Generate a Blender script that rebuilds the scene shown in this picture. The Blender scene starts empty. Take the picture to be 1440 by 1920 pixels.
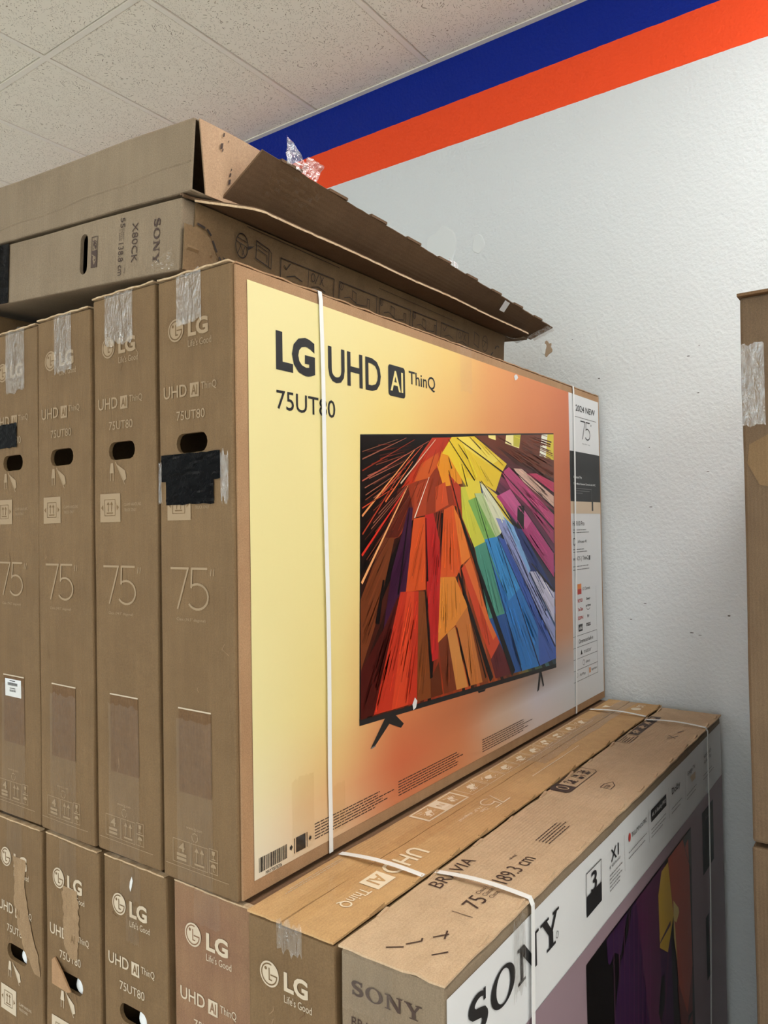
import bpy, bmesh, math, random
from mathutils import Vector, Matrix, noise

# ---------------------------------------------------------------- camera, world, exposure
S = bpy.context.scene
C = S.collection
FL = 1.12                     # height of the measured origin (foot of the upper row) above the floor
def Z(z): return z + FL
YAW, PITCH, ROLL, FPX = 0.6155, 0.0174, -0.0156, 1430.5
CP = Vector((-0.9376, -0.9858, Z(0.6497)))
fw = Vector((math.cos(YAW)*math.cos(PITCH), math.sin(YAW)*math.cos(PITCH), math.sin(PITCH)))
rt = Vector((math.sin(YAW), -math.cos(YAW), 0)); up = rt.cross(fw)
r2 = rt*math.cos(ROLL) + up*math.sin(ROLL); u2 = -rt*math.sin(ROLL) + up*math.cos(ROLL)
cd = bpy.data.cameras.new('camera'); cam = bpy.data.objects.new('camera', cd); C.objects.link(cam)
cd.sensor_fit = 'VERTICAL'; cd.sensor_height = 36; cd.sensor_width = 27
cd.lens = FPX*36/1920; cd.clip_start = .02
cam.matrix_world = Matrix(((r2.x, u2.x, -fw.x, CP.x), (r2.y, u2.y, -fw.y, CP.y), (r2.z, u2.z, -fw.z, CP.z), (0, 0, 0, 1)))
S.camera = cam
W0 = bpy.data.worlds.new('world'); S.world = W0; W0.use_nodes = True
W0.node_tree.nodes['Background'].inputs[0].default_value = (.80, .90, 1, 1)
W0.node_tree.nodes['Background'].inputs[1].default_value = 3.6
S.view_settings.view_transform = 'Standard'; S.view_settings.look = 'None'
S.view_settings.exposure = -0.04; S.view_settings.gamma = 1; S.view_settings.use_curve_mapping = False
LAMP = 12.5                   # radiance of the ceiling troffers

# ---------------------------------------------------------------- materials
def lin(c): return tuple(((v/255)/12.92 if v/255 <= .04045 else ((v/255+.055)/1.055)**2.4) for v in c)
def nm(name):
    m = bpy.data.materials.new(name); m.use_nodes = True
    nt = m.node_tree; b = nt.nodes['Principled BSDF']
    return m, nt, b
def N(nt, t, **k):
    n = nt.nodes.new(t)
    for a, v in k.items():
        if a in n.inputs: n.inputs[a].default_value = v
        else: setattr(n, a, v)
    return n
def plain(name, rgb, rough=.6, metal=0, spec=.4):
    m, nt, b = nm(name); b.inputs['Base Color'].default_value = (*lin(rgb), 1); b.inputs['Roughness'].default_value = rough
    b.inputs['Metallic'].default_value = metal; b.inputs['Specular IOR Level'].default_value = spec
    return m
def kraft(name, a, bcol, flute='Y', bump=.35, scale=5):
    """brown corrugated board: blotchy two-tone paper, fibre grain, faint flute lines"""
    m, nt, b = nm(name); L = nt.links.new
    tc = N(nt, 'ShaderNodeTexCoord')
    n1 = N(nt, 'ShaderNodeTexNoise', Scale=scale, Detail=6.0, Roughness=.65); L(tc.outputs['Object'], n1.inputs['Vector'])
    cr = N(nt, 'ShaderNodeValToRGB'); L(n1.outputs['Fac'], cr.inputs[0])
    cr.color_ramp.elements[0].position = .32; cr.color_ramp.elements[0].color = (*lin(bcol), 1)
    cr.color_ramp.elements[1].position = .68; cr.color_ramp.elements[1].color = (*lin(a), 1)
    n2 = N(nt, 'ShaderNodeTexNoise', Scale=420.0, Detail=3.0); L(tc.outputs['Object'], n2.inputs['Vector'])
    mx = N(nt, 'ShaderNodeMixRGB', blend_type='OVERLAY'); mx.inputs[0].default_value = .34
    st = N(nt, 'ShaderNodeMapping'); st.inputs['Scale'].default_value = (16, 16, 1.6); L(tc.outputs['Object'], st.inputs[0])
    n5 = N(nt, 'ShaderNodeTexNoise', Scale=1.6, Detail=7.0, Roughness=.7); L(st.outputs[0], n5.inputs['Vector'])
    rr = N(nt, 'ShaderNodeMapRange'); rr.inputs['From Min'].default_value = .3; rr.inputs['From Max'].default_value = .7; rr.inputs['To Min'].default_value = .91; rr.inputs['To Max'].default_value = 1.07; L(n5.outputs['Fac'], rr.inputs['Value'])
    ms = N(nt, 'ShaderNodeVectorMath', operation='SCALE'); L(cr.outputs[0], ms.inputs[0]); L(rr.outputs[0], ms.inputs['Scale'])
    L(ms.outputs[0], mx.inputs[1]); L(n2.outputs['Fac'], mx.inputs[2]); L(mx.outputs[0], b.inputs['Base Color'])
    wv = N(nt, 'ShaderNodeTexWave', bands_direction=flute, Scale=40.0, Distortion=1.2); wv.inputs['Detail Scale'].default_value = 2
    L(tc.outputs['Object'], wv.inputs['Vector'])
    n3 = N(nt, 'ShaderNodeTexNoise', Scale=9.0, Detail=4.0); L(tc.outputs['Object'], n3.inputs['Vector'])
    ma = N(nt, 'ShaderNodeMath', operation='MULTIPLY_ADD'); ma.inputs[1].default_value = .11; L(wv.outputs['Fac'], ma.inputs[0]); L(n3.outputs['Fac'], ma.inputs[2])
    bp = N(nt, 'ShaderNodeBump', Strength=bump, Distance=.006); L(ma.outputs[0], bp.inputs['Height']); L(bp.outputs[0], b.inputs['Normal'])
    b.inputs['Roughness'].default_value = .72; b.inputs['Specular IOR Level'].default_value = .25
    return m
def clear(name, tint, gl, rough, bumps, scale):
    """packing tape / film: mostly see-through with wrinkled gloss"""
    m, nt, b = nm(name); L = nt.links.new; nt.nodes.remove(b)
    tr = N(nt, 'ShaderNodeBsdfTransparent'); tr.inputs[0].default_value = (*tint, 1)
    g = N(nt, 'ShaderNodeBsdfGlossy', Roughness=rough); g.inputs[0].default_value = (1, 1, 1, 1)
    tc = N(nt, 'ShaderNodeTexCoord'); mp = N(nt, 'ShaderNodeMapping'); mp.inputs['Scale'].default_value = (1, 1, .45); L(tc.outputs['Object'], mp.inputs[0])
    v = N(nt, 'ShaderNodeTexNoise', Scale=scale, Detail=5.0, Distortion=1.5); L(mp.outputs[0], v.inputs['Vector'])
    bp = N(nt, 'ShaderNodeBump', Strength=bumps, Distance=.0060 if bumps > .8 else .002); L(v.outputs['Fac'], bp.inputs['Height']); L(bp.outputs[0], g.inputs['Normal'])
    mix = N(nt, 'ShaderNodeMixShader'); mix.inputs[0].default_value = gl
    L(tr.outputs[0], mix.inputs[1]); L(g.outputs[0], mix.inputs[2]); L(mix.outputs[0], nt.nodes['Material Output'].inputs[0])
    return m
def vcol(name, rough=.45, spec=.35, bump=.12):
    m, nt, b = nm(name); L = nt.links.new
    a = N(nt, 'ShaderNodeVertexColor', layer_name='ink'); L(a.outputs[0], b.inputs['Base Color'])
    tc = N(nt, 'ShaderNodeTexCoord'); n = N(nt, 'ShaderNodeTexNoise', Scale=14.0, Detail=3.0); L(tc.outputs['Object'], n.inputs['Vector'])
    bp = N(nt, 'ShaderNodeBump', Strength=bump, Distance=.004); L(n.outputs['Fac'], bp.inputs['Height']); L(bp.outputs[0], b.inputs['Normal'])
    b.inputs['Roughness'].default_value = rough; b.inputs['Specular IOR Level'].default_value = spec
    return m
M = {}
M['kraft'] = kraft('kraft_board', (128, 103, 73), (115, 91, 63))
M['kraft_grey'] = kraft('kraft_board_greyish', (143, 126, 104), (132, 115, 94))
M['kraft_red'] = kraft('kraft_board_reddish', (148, 116, 86), (132, 98, 76))
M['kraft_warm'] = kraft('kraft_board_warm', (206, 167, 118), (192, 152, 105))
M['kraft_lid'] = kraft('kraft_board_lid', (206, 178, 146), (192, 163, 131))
M['kraft_pink'] = kraft('kraft_board_inner', (196, 163, 132), (184, 150, 119), bump=.2)
M['kraft_side'] = kraft('kraft_board_side', (178, 142, 106), (164, 127, 93))
M['kraft_shaded'] = kraft('kraft_board_shaded_underside', (108, 84, 61), (97, 74, 54), bump=.2)  # board darkened so its colour carries the shade under the flaps
M['kraft_torn'] = kraft('kraft_board_torn_layer', (160, 133, 101), (147, 120, 90), scale=30)
M['kraft_dark'] = kraft('kraft_board_glue_patch', (116, 88, 60), (104, 77, 50), bump=.6, scale=60)
M['torn'] = kraft('torn_paper_edge', (205, 182, 150), (180, 150, 115), scale=80)
M['faint'] = plain('faint_pale_ink', (160, 137, 107), .6)
M['line_ink'] = plain('dark_line_ink', (44, 32, 26), .6)
M['kraft_deep'] = kraft('kraft_board_deep', (112, 92, 70), (100, 80, 60))
M['pale'] = plain('pale_ink', (204, 188, 164), .6)
M['white_ink'] = plain('white_ink', (238, 222, 195), .55)
M['black_ink'] = plain('black_ink', (34, 34, 36), .45)
M['brown_ink'] = plain('brown_ink', (70, 52, 44), .6)
M['grey_ink'] = plain('grey_ink', (120, 118, 118), .5)
M['red_ink'] = plain('red_ink', (190, 60, 50), .5)
M['orange_ink'] = plain('orange_ink', (225, 130, 50), .5)
M['yellow_ink'] = plain('yellow_ink', (240, 222, 148), .5)
M['tan_ink'] = plain('tan_ink', (214, 192, 165), .5)
M['paper'] = plain('white_paper', (225, 226, 226), .4)
M['mauve'] = plain('mauve_print', (150, 128, 136), .4)
M['strap'] = plain('white_strap', (240, 240, 238), .35)
M['foam'] = plain('white_foam', (235, 238, 240), .5)
M['sticker'] = plain('sticker_paper', (225, 228, 230), .35)
M['tape'] = clear('clear_tape', (.98, .97, .95), .05, .08, .4, 45)
M['tape_shiny'] = clear('wrinkled_clear_tape', (.97, .97, .96), .20, .05, .85, 90)
M['film'] = clear('crinkled_film', (.93, .93, .93), .40, .12, 1.0, 60)
M['art'] = vcol('printed_art'); M['picture'] = vcol('printed_picture', .35, .4, .06)
def blacktape():
    m, nt, b = nm('black_tape'); L = nt.links.new
    b.inputs['Base Color'].default_value = (.003, .003, .0035, 1); b.inputs['Roughness'].default_value = .2; b.inputs['Specular IOR Level'].default_value = .045
    tc = N(nt, 'ShaderNodeTexCoord'); n = N(nt, 'ShaderNodeTexNoise', Scale=28.0, Detail=3.0, Distortion=2.0); L(tc.outputs['Object'], n.inputs['Vector'])
    bp = N(nt, 'ShaderNodeBump', Strength=.35, Distance=.004); L(n.outputs['Fac'], bp.inputs['Height']); L(bp.outputs[0], b.inputs['Normal'])
    return m
M['blacktape'] = blacktape()
def wallpaint(striped):
    """orange-peel wall paint; the painted blue and orange bands lie under the ceiling"""
    m, nt, b = nm('wall_paint_striped' if striped else 'wall_paint'); L = nt.links.new
    tc = N(nt, 'ShaderNodeTexCoord'); ge = N(nt, 'ShaderNodeNewGeometry')
    n = N(nt, 'ShaderNodeTexNoise', Scale=75.0, Detail=4.0, Roughness=.55); L(tc.outputs['Object'], n.inputs['Vector'])
    n4 = N(nt, 'ShaderNodeTexNoise', Scale=16.0, Detail=3.0); L(tc.outputs['Object'], n4.inputs['Vector'])
    ad = N(nt, 'ShaderNodeMath', operation='MULTIPLY_ADD'); ad.inputs[1].default_value = .8; L(n4.outputs['Fac'], ad.inputs[0]); L(n.outputs['Fac'], ad.inputs[2])
    bp = N(nt, 'ShaderNodeBump', Strength=.5, Distance=.006); L(ad.outputs[0], bp.inputs['Height']); L(bp.outputs[0], b.inputs['Normal'])
    b.inputs['Roughness'].default_value = .45; b.inputs['Specular IOR Level'].default_value = .22
    if striped:
        sx = N(nt, 'ShaderNodeSeparateXYZ'); L(ge.outputs['Position'], sx.inputs[0])
        n2 = N(nt, 'ShaderNodeTexNoise', Scale=30.0, Detail=2.0); L(tc.outputs['Object'], n2.inputs['Vector'])
        w = N(nt, 'ShaderNodeMath', operation='MULTIPLY_ADD'); w.inputs[1].default_value = .004; L(n2.outputs['Fac'], w.inputs[0]); L(sx.outputs['Z'], w.inputs[2])
        def step(z):
            g = N(nt, 'ShaderNodeMath', operation='GREATER_THAN'); g.inputs[1].default_value = z; L(w.outputs[0], g.inputs[0]); return g
        g1, g2 = step(Z(2.2687)), step(Z(2.4502))
        m1 = N(nt, 'ShaderNodeMixRGB'); m1.inputs[1].default_value = (*lin((224, 228, 229)), 1); m1.inputs[2].default_value = (*lin((252, 82, 38)), 1); L(g1.outputs[0], m1.inputs[0])
        m2 = N(nt, 'ShaderNodeMixRGB'); m2.inputs[2].default_value = (*lin((0, 36, 142)), 1); L(g2.outputs[0], m2.inputs[0]); L(m1.outputs[0], m2.inputs[1])
        L(m2.outputs[0], b.inputs['Base Color'])
    else: b.inputs['Base Color'].default_value = (*lin((224, 228, 229)), 1)
    return m
M['wall_striped'] = wallpaint(True); M['wall'] = wallpaint(False)
def ceilmat():
    m, nt, b = nm('fissured_mineral_tile'); L = nt.links.new
    tc = N(nt, 'ShaderNodeTexCoord'); 
    n0 = N(nt, 'ShaderNodeTexNoise', Scale=7.0, Detail=2.0); L(tc.outputs['Object'], n0.inputs['Vector'])
    mp = N(nt, 'ShaderNodeMixRGB', blend_type='ADD'); mp.inputs[0].default_value = .25; L(tc.outputs['Object'], mp.inputs[1]); L(n0.outputs['Color'], mp.inputs[2])
    sc = N(nt, 'ShaderNodeMapping'); sc.inputs['Scale'].default_value = (1, 1.9, 1); L(mp.outputs[0], sc.inputs[0])
    v = N(nt, 'ShaderNodeTexVoronoi', Scale=88.0, Randomness=1.0); L(sc.outputs[0], v.inputs['Vector'])
    r = N(nt, 'ShaderNodeValToRGB'); L(v.outputs['Distance'], r.inputs[0])
    r.color_ramp.elements[0].position = .17; r.color_ramp.elements[0].color = (*lin((172, 154, 132)), 1)
    r.color_ramp.elements[1].position = .30; r.color_ramp.elements[1].color = (*lin((250, 241, 224)), 1)
    L(r.outputs[0], b.inputs['Base Color']); b.inputs['Roughness'].default_value = .9; b.inputs['Specular IOR Level'].default_value = .1
    rr = N(nt, 'ShaderNodeMapRange'); rr.inputs['From Min'].default_value = .1; rr.inputs['From Max'].default_value = .26; L(v.outputs['Distance'], rr.inputs['Value'])
    bp = N(nt, 'ShaderNodeBump', Strength=.6, Distance=.003); L(rr.outputs[0], bp.inputs['Height']); L(bp.outputs[0], b.inputs['Normal'])
    return m
M['tile'] = ceilmat(); M['tbar'] = plain('beige_grid_bar', (246, 237, 222), .5); M['joint'] = plain('ceiling_void', (70, 60, 50), .9)
def floormat():
    m, nt, b = nm('shop_floor_vinyl'); L = nt.links.new
    tc = N(nt, 'ShaderNodeTexCoord'); n = N(nt, 'ShaderNodeTexNoise', Scale=3.0, Detail=8.0); L(tc.outputs['Object'], n.inputs['Vector'])
    r = N(nt, 'ShaderNodeValToRGB'); r.color_ramp.elements[0].color = (*lin((200, 195, 186)), 1); r.color_ramp.elements[1].color = (*lin((222, 216, 208)), 1); L(n.outputs['Fac'], r.inputs[0]); L(r.outputs[0], b.inputs['Base Color'])
    b.inputs['Roughness'].default_value = .4
    return m
M['floor'] = floormat()
def lampmat():
    m, nt, b = nm('lit_diffuser'); b.inputs['Base Color'].default_value = (.8, .8, .8, 1)
    b.inputs['Emission Color'].default_value = (1, .99, .97, 1); b.inputs['Emission Strength'].default_value = LAMP
    return m
M['lamp'] = lampmat()

# ---------------------------------------------------------------- helpers
def tag(o, label=None, cat=None, group=None, kind=None):
    if label: o['label'] = label
    if cat: o['category'] = cat
    if group: o['group'] = group
    if kind: o['kind'] = kind
    return o
def link(name, me, parent=None):
    o = bpy.data.objects.new(name, me); C.objects.link(o); o.parent = parent; return o
def thing(name, loc, label, cat, group=None, rx=0):
    o = bpy.data.objects.new(name, None); C.objects.link(o); o.location = loc; o.rotation_euler = (rx, 0, 0)
    o.empty_display_size = .1
    return tag(o, label, cat, group)
def from_bm(name, bm, mats, parent=None, smooth=False):
    me = bpy.data.meshes.new(name); bm.to_mesh(me); bm.free()
    for m in (mats if isinstance(mats, (list, tuple)) else [mats]): me.materials.append(m if not isinstance(m, str) else M[m])
    if smooth:
        for p in me.polygons: p.use_smooth = True
    return link(name, me, parent)
def warper(seed, amp=.0022):
    off = Vector((seed*7.3, seed*3.1, seed*5.7))
    return lambda p: noise.noise_vector(p*4.0 + off)*amp
NOWARP = lambda p: Vector((0, 0, 0))
def bx(bm, x0, y0, z0, x1, y1, z1):
    vs = [bm.verts.new((x, y, z)) for x in (x0, x1) for y in (y0, y1) for z in (z0, z1)]
    for f in ((0, 1, 3, 2), (4, 6, 7, 5), (0, 4, 5, 1), (2, 3, 7, 6), (0, 2, 6, 4), (1, 5, 7, 3)): bm.faces.new([vs[i] for i in f])
def cuboid(name, a, b, mat, parent=None):
    bm = bmesh.new(); bx(bm, *a, *b); return from_bm(name, bm, mat, parent)
def slot_pts(cy, cz, w, h, n=6):
    r = h/2; pts = []
    for s, a0 in ((1, -90), (-1, 90)):
        for i in range(n+1):
            a = math.radians(a0 + 180*i/n); pts.append((cy + s*(w/2-r) + r*math.cos(a)*.9, cz + r*math.sin(a)))
    return pts
def carton_body(parent, L, W, H, mat, wp, hole=None, open_side=False, bev=.004, name='body'):
    bm = bmesh.new(); bx(bm, 0, 0, 0, L, W, H)
    bmesh.ops.bevel(bm, geom=list(bm.edges), offset=bev, segments=2, profile=.5, affect='EDGES')
    bm.faces.ensure_lookup_table()
    def big(n): return max((f for f in bm.faces if f.normal.dot(Vector(n)) > .99), key=lambda f: f.calc_area())
    bm.normal_update()
    if open_side: bmesh.ops.delete(bm, geom=[big((0, -1, 0))], context='FACES_ONLY')
    if hole:
        f = big((-1, 0, 0)); outer = list(f.edges); x = f.verts[0].co.x
        bmesh.ops.delete(bm, geom=[f], context='FACES_ONLY')
        ring = [bm.verts.new((x, y, z)) for y, z in slot_pts(*hole)]
        ins = [bm.edges.new((ring[i], ring[(i+1) % len(ring)])) for i in range(len(ring))]
        bmesh.ops.triangle_fill(bm, edges=outer+ins, use_beauty=True)
        back = [bm.verts.new((x+.008, v.co.y, v.co.z)) for v in ring]
        for i in range(len(ring)):
            j = (i+1) % len(ring); bm.faces.new((ring[i], ring[j], back[j], back[i]))
    for ax, ext, st in ((0, L, .14), (1, W, .05), (2, H, .09)):
        k = int(ext/st)
        for i in range(1, k):
            co = [0, 0, 0]; no = [0, 0, 0]; co[ax] = ext*i/k; no[ax] = 1
            bmesh.ops.bisect_plane(bm, geom=list(bm.verts)+list(bm.edges)+list(bm.faces), plane_co=co, plane_no=no, dist=1e-5)
    for v in bm.verts: v.co += wp(v.co)
    bmesh.ops.recalc_face_normals(bm, faces=list(bm.faces))
    return from_bm(name, bm, mat, parent)
def surf(name, f, nu, nv, th, mat, parent, skip=None):
    """a bent sheet with thickness: f(u,v) for u,v in 0..1"""
    bm = bmesh.new(); e = 1e-3; A = {}; B = {}
    for i in range(nu+1):
        for j in range(nv+1):
            u, v = i/nu, j/nv; p = f(u, v)
            if th:
                n = (f(u+e, v)-f(u-e, v)).cross(f(u, v+e)-f(u, v-e)); n = n.normalized() if n.length > 1e-12 else Vector((0, 0, 1))
                B[i, j] = bm.verts.new(p - n*th)
            A[i, j] = bm.verts.new(p)
    for i in range(nu):
        for j in range(nv):
            if skip and skip(i/nu, j/nv): continue
            bm.faces.new((A[i, j], A[i+1, j], A[i+1, j+1], A[i, j+1]))
            if th: bm.faces.new((B[i, j], B[i, j+1], B[i+1, j+1], B[i+1, j]))
    if th:
        rim = [(i, 0) for i in range(nu)]+[(nu, j) for j in range(nv)]+[(i, nv) for i in range(nu, 0, -1)]+[(0, j) for j in range(nv, 0, -1)]
        for k in range(len(rim)):
            a, b = rim[k], rim[(k+1) % len(rim)]; bm.faces.new((A[a], B[a], B[b], A[b]))
    return from_bm(name, bm, mat, parent)

# --- flat print on a face: frame = (origin, u, v); normal u x v points outwards
class Frame:
    def __init__(s, o, u, v): s.o = Vector(o); s.u = Vector(u); s.v = Vector(v); s.n = s.u.cross(s.v)
    def at(s, u, v): return s.o + s.u*u + s.v*v
_txt = {}
def glyphs(s, bold=0.0):
    k = (s, bold)
    if k not in _txt:
        cu = bpy.data.curves.new('t', 'FONT'); cu.body = s; cu.size = 1; cu.offset = bold; cu.resolution_u = 3
        o = bpy.data.objects.new('t', cu); C.objects.link(o); dg = bpy.context.evaluated_depsgraph_get()
        me = bpy.data.meshes.new_from_object(o.evaluated_get(dg))
        vs = [(v.co.x, v.co.y) for v in me.vertices]; fs = [tuple(p.vertices) for p in me.polygons]
        bpy.data.objects.remove(o); bpy.data.curves.remove(cu); bpy.data.meshes.remove(me)
        x0 = min(a for a, _ in vs); x1 = max(a for a, _ in vs); y0 = min(b for _, b in vs); y1 = max(b for _, b in vs)
        _txt[k] = ([((a-x0)/(x1-x0), (b-y0)/(y1-y0)) for a, b in vs], fs, (x1-x0)/(y1-y0))
    return _txt[k]
def arc(cx, cy, rx, ry, a0, a1, n=14): return [(cx+rx*math.cos(math.radians(a0+(a1-a0)*i/n)), cy+ry*math.sin(math.radians(a0+(a1-a0)*i/n))) for i in range(n+1)]
class Print:
    """collects flat ink shapes on one face and builds them as one part"""
    def __init__(s, fr, wp=NOWARP, off=.0013): s.fr = fr; s.wp = wp; s.off = off; s.v = []; s.f = []; s.mi = []; s.mats = []; s.col = []
    def m(s, mat):
        if mat not in s.mats: s.mats.append(mat)
        return s.mats.index(mat)
    def add(s, pts, faces, mat, lift=0.0, col=None):
        b = len(s.v)
        for u, v in pts:
            p = s.fr.at(u, v); s.v.append(p + s.wp(p) + s.fr.n*(s.off+lift))
        for f in faces: s.f.append([i+b for i in f]); s.mi.append(s.m(mat)); s.col.append(col)
    def poly(s, pts, mat, lift=0.0, col=None): s.add(pts, [list(range(len(pts)))], mat, lift, col)
    def rect(s, u0, v0, u1, v1, mat, lift=0.0, nu=1, nv=1, col=None):
        pts = [(u0+(u1-u0)*i/nu, v0+(v1-v0)*j/nv) for i in range(nu+1) for j in range(nv+1)]
        k = nv+1
        s.add(pts, [(i*k+j, (i+1)*k+j, (i+1)*k+j+1, i*k+j+1) for i in range(nu) for j in range(nv)], mat, lift, col)
    def text(s, t, u0, v0, u1, v1, mat, bold=0.0, lift=0.0, skew=0.0):
        vs, fs, asp = glyphs(t, bold)
        if u1 is None: u1 = u0+(v1-v0)*asp
        s.add([(u0+a*(u1-u0), v0+b*(v1-v0)+skew*a) for a, b in vs], fs, mat, lift)
    def line(s, pts, w, mat, closed=False, lift=0.0):
        if closed: pts = list(pts)+[pts[0]]
        for (a, b), (c, d) in zip(pts, pts[1:]):
            l = math.hypot(c-a, d-b)
            if l < 1e-6: continue
            n = max(1, int(l/.06)); tx, ty = (c-a)/l*w/2, (d-b)/l*w/2
            for i in range(n):
                p0 = (a+(c-a)*i/n, b+(d-b)*i/n); p1 = (a+(c-a)*(i+1)/n, b+(d-b)*(i+1)/n)
                e0 = .8 if i == 0 else 0; e1 = .8 if i == n-1 else 0
                s.poly([(p0[0]-tx*e0+ty, p0[1]-ty*e0-tx), (p1[0]+tx*e1+ty, p1[1]+ty*e1-tx), (p1[0]+tx*e1-ty, p1[1]+ty*e1+tx), (p0[0]-tx*e0-ty, p0[1]-ty*e0+tx)], mat, lift)
    def box(s, u0, v0, u1, v1, w, mat): s.line([(u0, v0), (u1, v0), (u1, v1), (u0, v1)], w, mat, True)
    def build(s, name, parent, label=None, whole=False):
        """shapes that stand apart from each other become parts of their own"""
        if whole: return s._mesh(name, parent, label, range(len(s.f)))
        cell = .009; own = {}; root = list(range(len(s.f)))
        def find(a):
            while root[a] != a: root[a] = root[root[a]]; a = root[a]
            return a
        for k, f in enumerate(s.f):
            uv = [((s.v[i]-s.fr.o).dot(s.fr.u), (s.v[i]-s.fr.o).dot(s.fr.v)) for i in f]
            a0, a1 = (int(g(q[0] for q in uv)//cell) for g in (min, max)); b0, b1 = (int(g(q[1] for q in uv)//cell) for g in (min, max))
            for a in range(a0, a1+1):
                for b in range(b0, b1+1):
                    if (a, b) in own: root[find(k)] = find(own[a, b])
                    else: own[a, b] = k
        for (a, b), k in own.items():
            for d in ((1, 0), (0, 1), (1, 1), (1, -1)):
                q = own.get((a+d[0], b+d[1]))
                if q is not None: root[find(k)] = find(q)
        sets = {}
        for k in range(len(s.f)): sets.setdefault(find(k), []).append(k)
        for g in sets.values(): o = s._mesh(name, parent, label, g)
        return o
    def _mesh(s, name, parent, label, pick):
        F = [s.f[k] for k in pick]; used = sorted({i for f in F for i in f}); re = {i: n for n, i in enumerate(used)}
        me = bpy.data.meshes.new(name); me.from_pydata([s.v[i] for i in used], [], [[re[i] for i in f] for f in F])
        mi = [s.mi[k] for k in pick]; cols = [s.col[k] for k in pick]
        for k in s.mats: me.materials.append(M[k])
        for p, i in zip(me.polygons, mi): p.material_index = i
        if any(c for c in cols):
            at = me.color_attributes.new('ink', 'FLOAT_COLOR', 'CORNER')
            for p, c in zip(me.polygons, cols):
                for q, li in enumerate(p.loop_indices):
                    cc = (c[q] if isinstance(c, list) else c) or (0, 0, 0); at.data[li].color = (*cc, 1)
        o = link(name, me, parent)
        if label: o['label'] = label
        return o
def end_frame(W): return Frame((0, W, 0), (0, -1, 0), (0, 0, 1))
SIDE = lambda y=0: Frame((0, y, 0), (1, 0, 0), (0, 0, 1))
def seventyfive(p, u0, v0, u1, v1, w, mat):
    W = u1-u0; H = v1-v0
    t = lambda a, b: (u0+a*W, v0+b*H)
    p.line([t(0, 1), t(.46, 1), t(.17, 0)], w, mat)
    p.line([t(.95, 1), t(.56, 1), t(.54, .54)], w, mat)
    p.line([t(.54, .54)] + [t(a, b) for a, b in arc(.70, .31, .28, .31, 118, -140, 18)], w, mat)
SONY = {  # slab-serif capitals in a unit-height cell: outline polygons
 'O': None, 'S': None,
 'N': [[(0, 0), (.34, 0), (.34, .08), (.24, .08), (.24, .86), (.12, .92), (.12, .08), (0, .08)], [(0, 1), (0, .92), (.12, .90), (.12, .86), (.74, 0), (.90, 0), (.90, .12), (.30, 1)], [(.68, 1), (.68, .92), (.80, .92), (.80, 0), (.90, 0), (.90, .92), (1.02, .92), (1.02, 1)]],
 'Y': [[(0, 1), (0, .92), (.10, .92), (.43, .42), (.65, .42), (.34, .92), (.44, .92), (.44, 1)], [(.64, 1), (.64, .92), (.74, .92), (.54, .56), (.62, .44), (.88, .92), (.99, .92), (.99, 1)], [(.43, .44), (.43, .08), (.30, .08), (.30, 0), (.78, 0), (.78, .08), (.65, .08), (.65, .44)]]}
def slab_word(p, u0, v0, u1, v1, mat):
    H = v1-v0; adv = (0, .86, 2.02, 3.13); tot = 4.12; k = (u1-u0)/tot
    t = lambda q, a, b: (u0+(adv[q]+a)*k, v0+b*H)
    # S as a broad swelling stroke
    mid = arc(.38, .735, .26, .215, 35, 180, 10) + [(.14, .66), (.22, .57), (.40, .50), (.56, .43), (.62, .33)] + arc(.36, .27, .27, .22, 0, -148, 10)
    n = len(mid); pl = []; pr = []
    for i, (a, b) in enumerate(mid):
        c = mid[min(i+1, n-1)]; d = mid[max(i-1, 0)]; tx, ty = c[0]-d[0], c[1]-d[1]; l = math.hypot(tx, ty) or 1
        w = .05 + .075*max(0, math.sin(math.pi*i/(n-1)))**1.2
        pl.append((a-ty/l*w, b+tx/l*w)); pr.append((a+ty/l*w, b-tx/l*w))
    for i in range(n-1): p.poly([t(0, *pl[i]), t(0, *pr[i]), t(0, *pr[i+1]), t(0, *pl[i+1])], mat)
    p.poly([t(0, .57, 1), t(0, .57, .70), t(0, .66, .70), t(0, .66, 1)], mat); p.poly([t(0, .06, .32), t(0, .06, 0), t(0, .15, 0), t(0, .15, .32)], mat)
    o = arc(.52, .5, .52, .52, 0, 360, 32); q = arc(.52, .5, .30, .44, 0, 360, 32)
    for i in range(32): p.poly([t(1, *o[i]), t(1, *o[i+1]), t(1, *q[i+1]), t(1, *q[i])], mat)
    for gi, g in ((2, 'N'), (3, 'Y')):
        for pg in SONY[g]: p.poly([t(gi, a, b) for a, b in pg], mat)
def face_logo(p, cu, cv, r, ink, ground):
    """round emblem: pale disc with a ring, an L-shaped nose and one eye left blank"""
    p.poly(arc(cu, cv, r, r, 0, 351, 40), ink)
    p.line(arc(cu, cv, r*.8, r*.8, 75, 358, 26), r*.11, ground, lift=.0004)
    p.line([(cu+r*.8, cv-.02*r), (cu+r*.18, cv-.02*r)], r*.11, ground, lift=.0004)
    p.line([(cu, cv+r*.45), (cu, cv-r*.42), (cu+r*.26, cv-r*.42)], r*.11, ground, lift=.0004)
    p.poly(arc(cu-r*.36, cv+r*.38, r*.14, r*.14, 0, 330, 10), ground, lift=.0004)
def icon_arrows(p, u0, v0, u1, v1, w, mat, lift=0.0):
    p.off += lift
    p.box(u0, v0, u1, v1, w, mat); W = u1-u0; H = v1-v0
    for a in (.34, .66):
        p.line([(u0+W*a, v0+H*.28), (u0+W*a, v0+H*.78)], w*1.6, mat)
        p.poly([(u0+W*(a-.13), v0+H*.68), (u0+W*(a+.13), v0+H*.68), (u0+W*a, v0+H*.88)], mat)
    p.rect(u0+W*.2, v0+H*.12, u0+W*.8, v0+H*.2, mat); p.off -= lift
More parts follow.
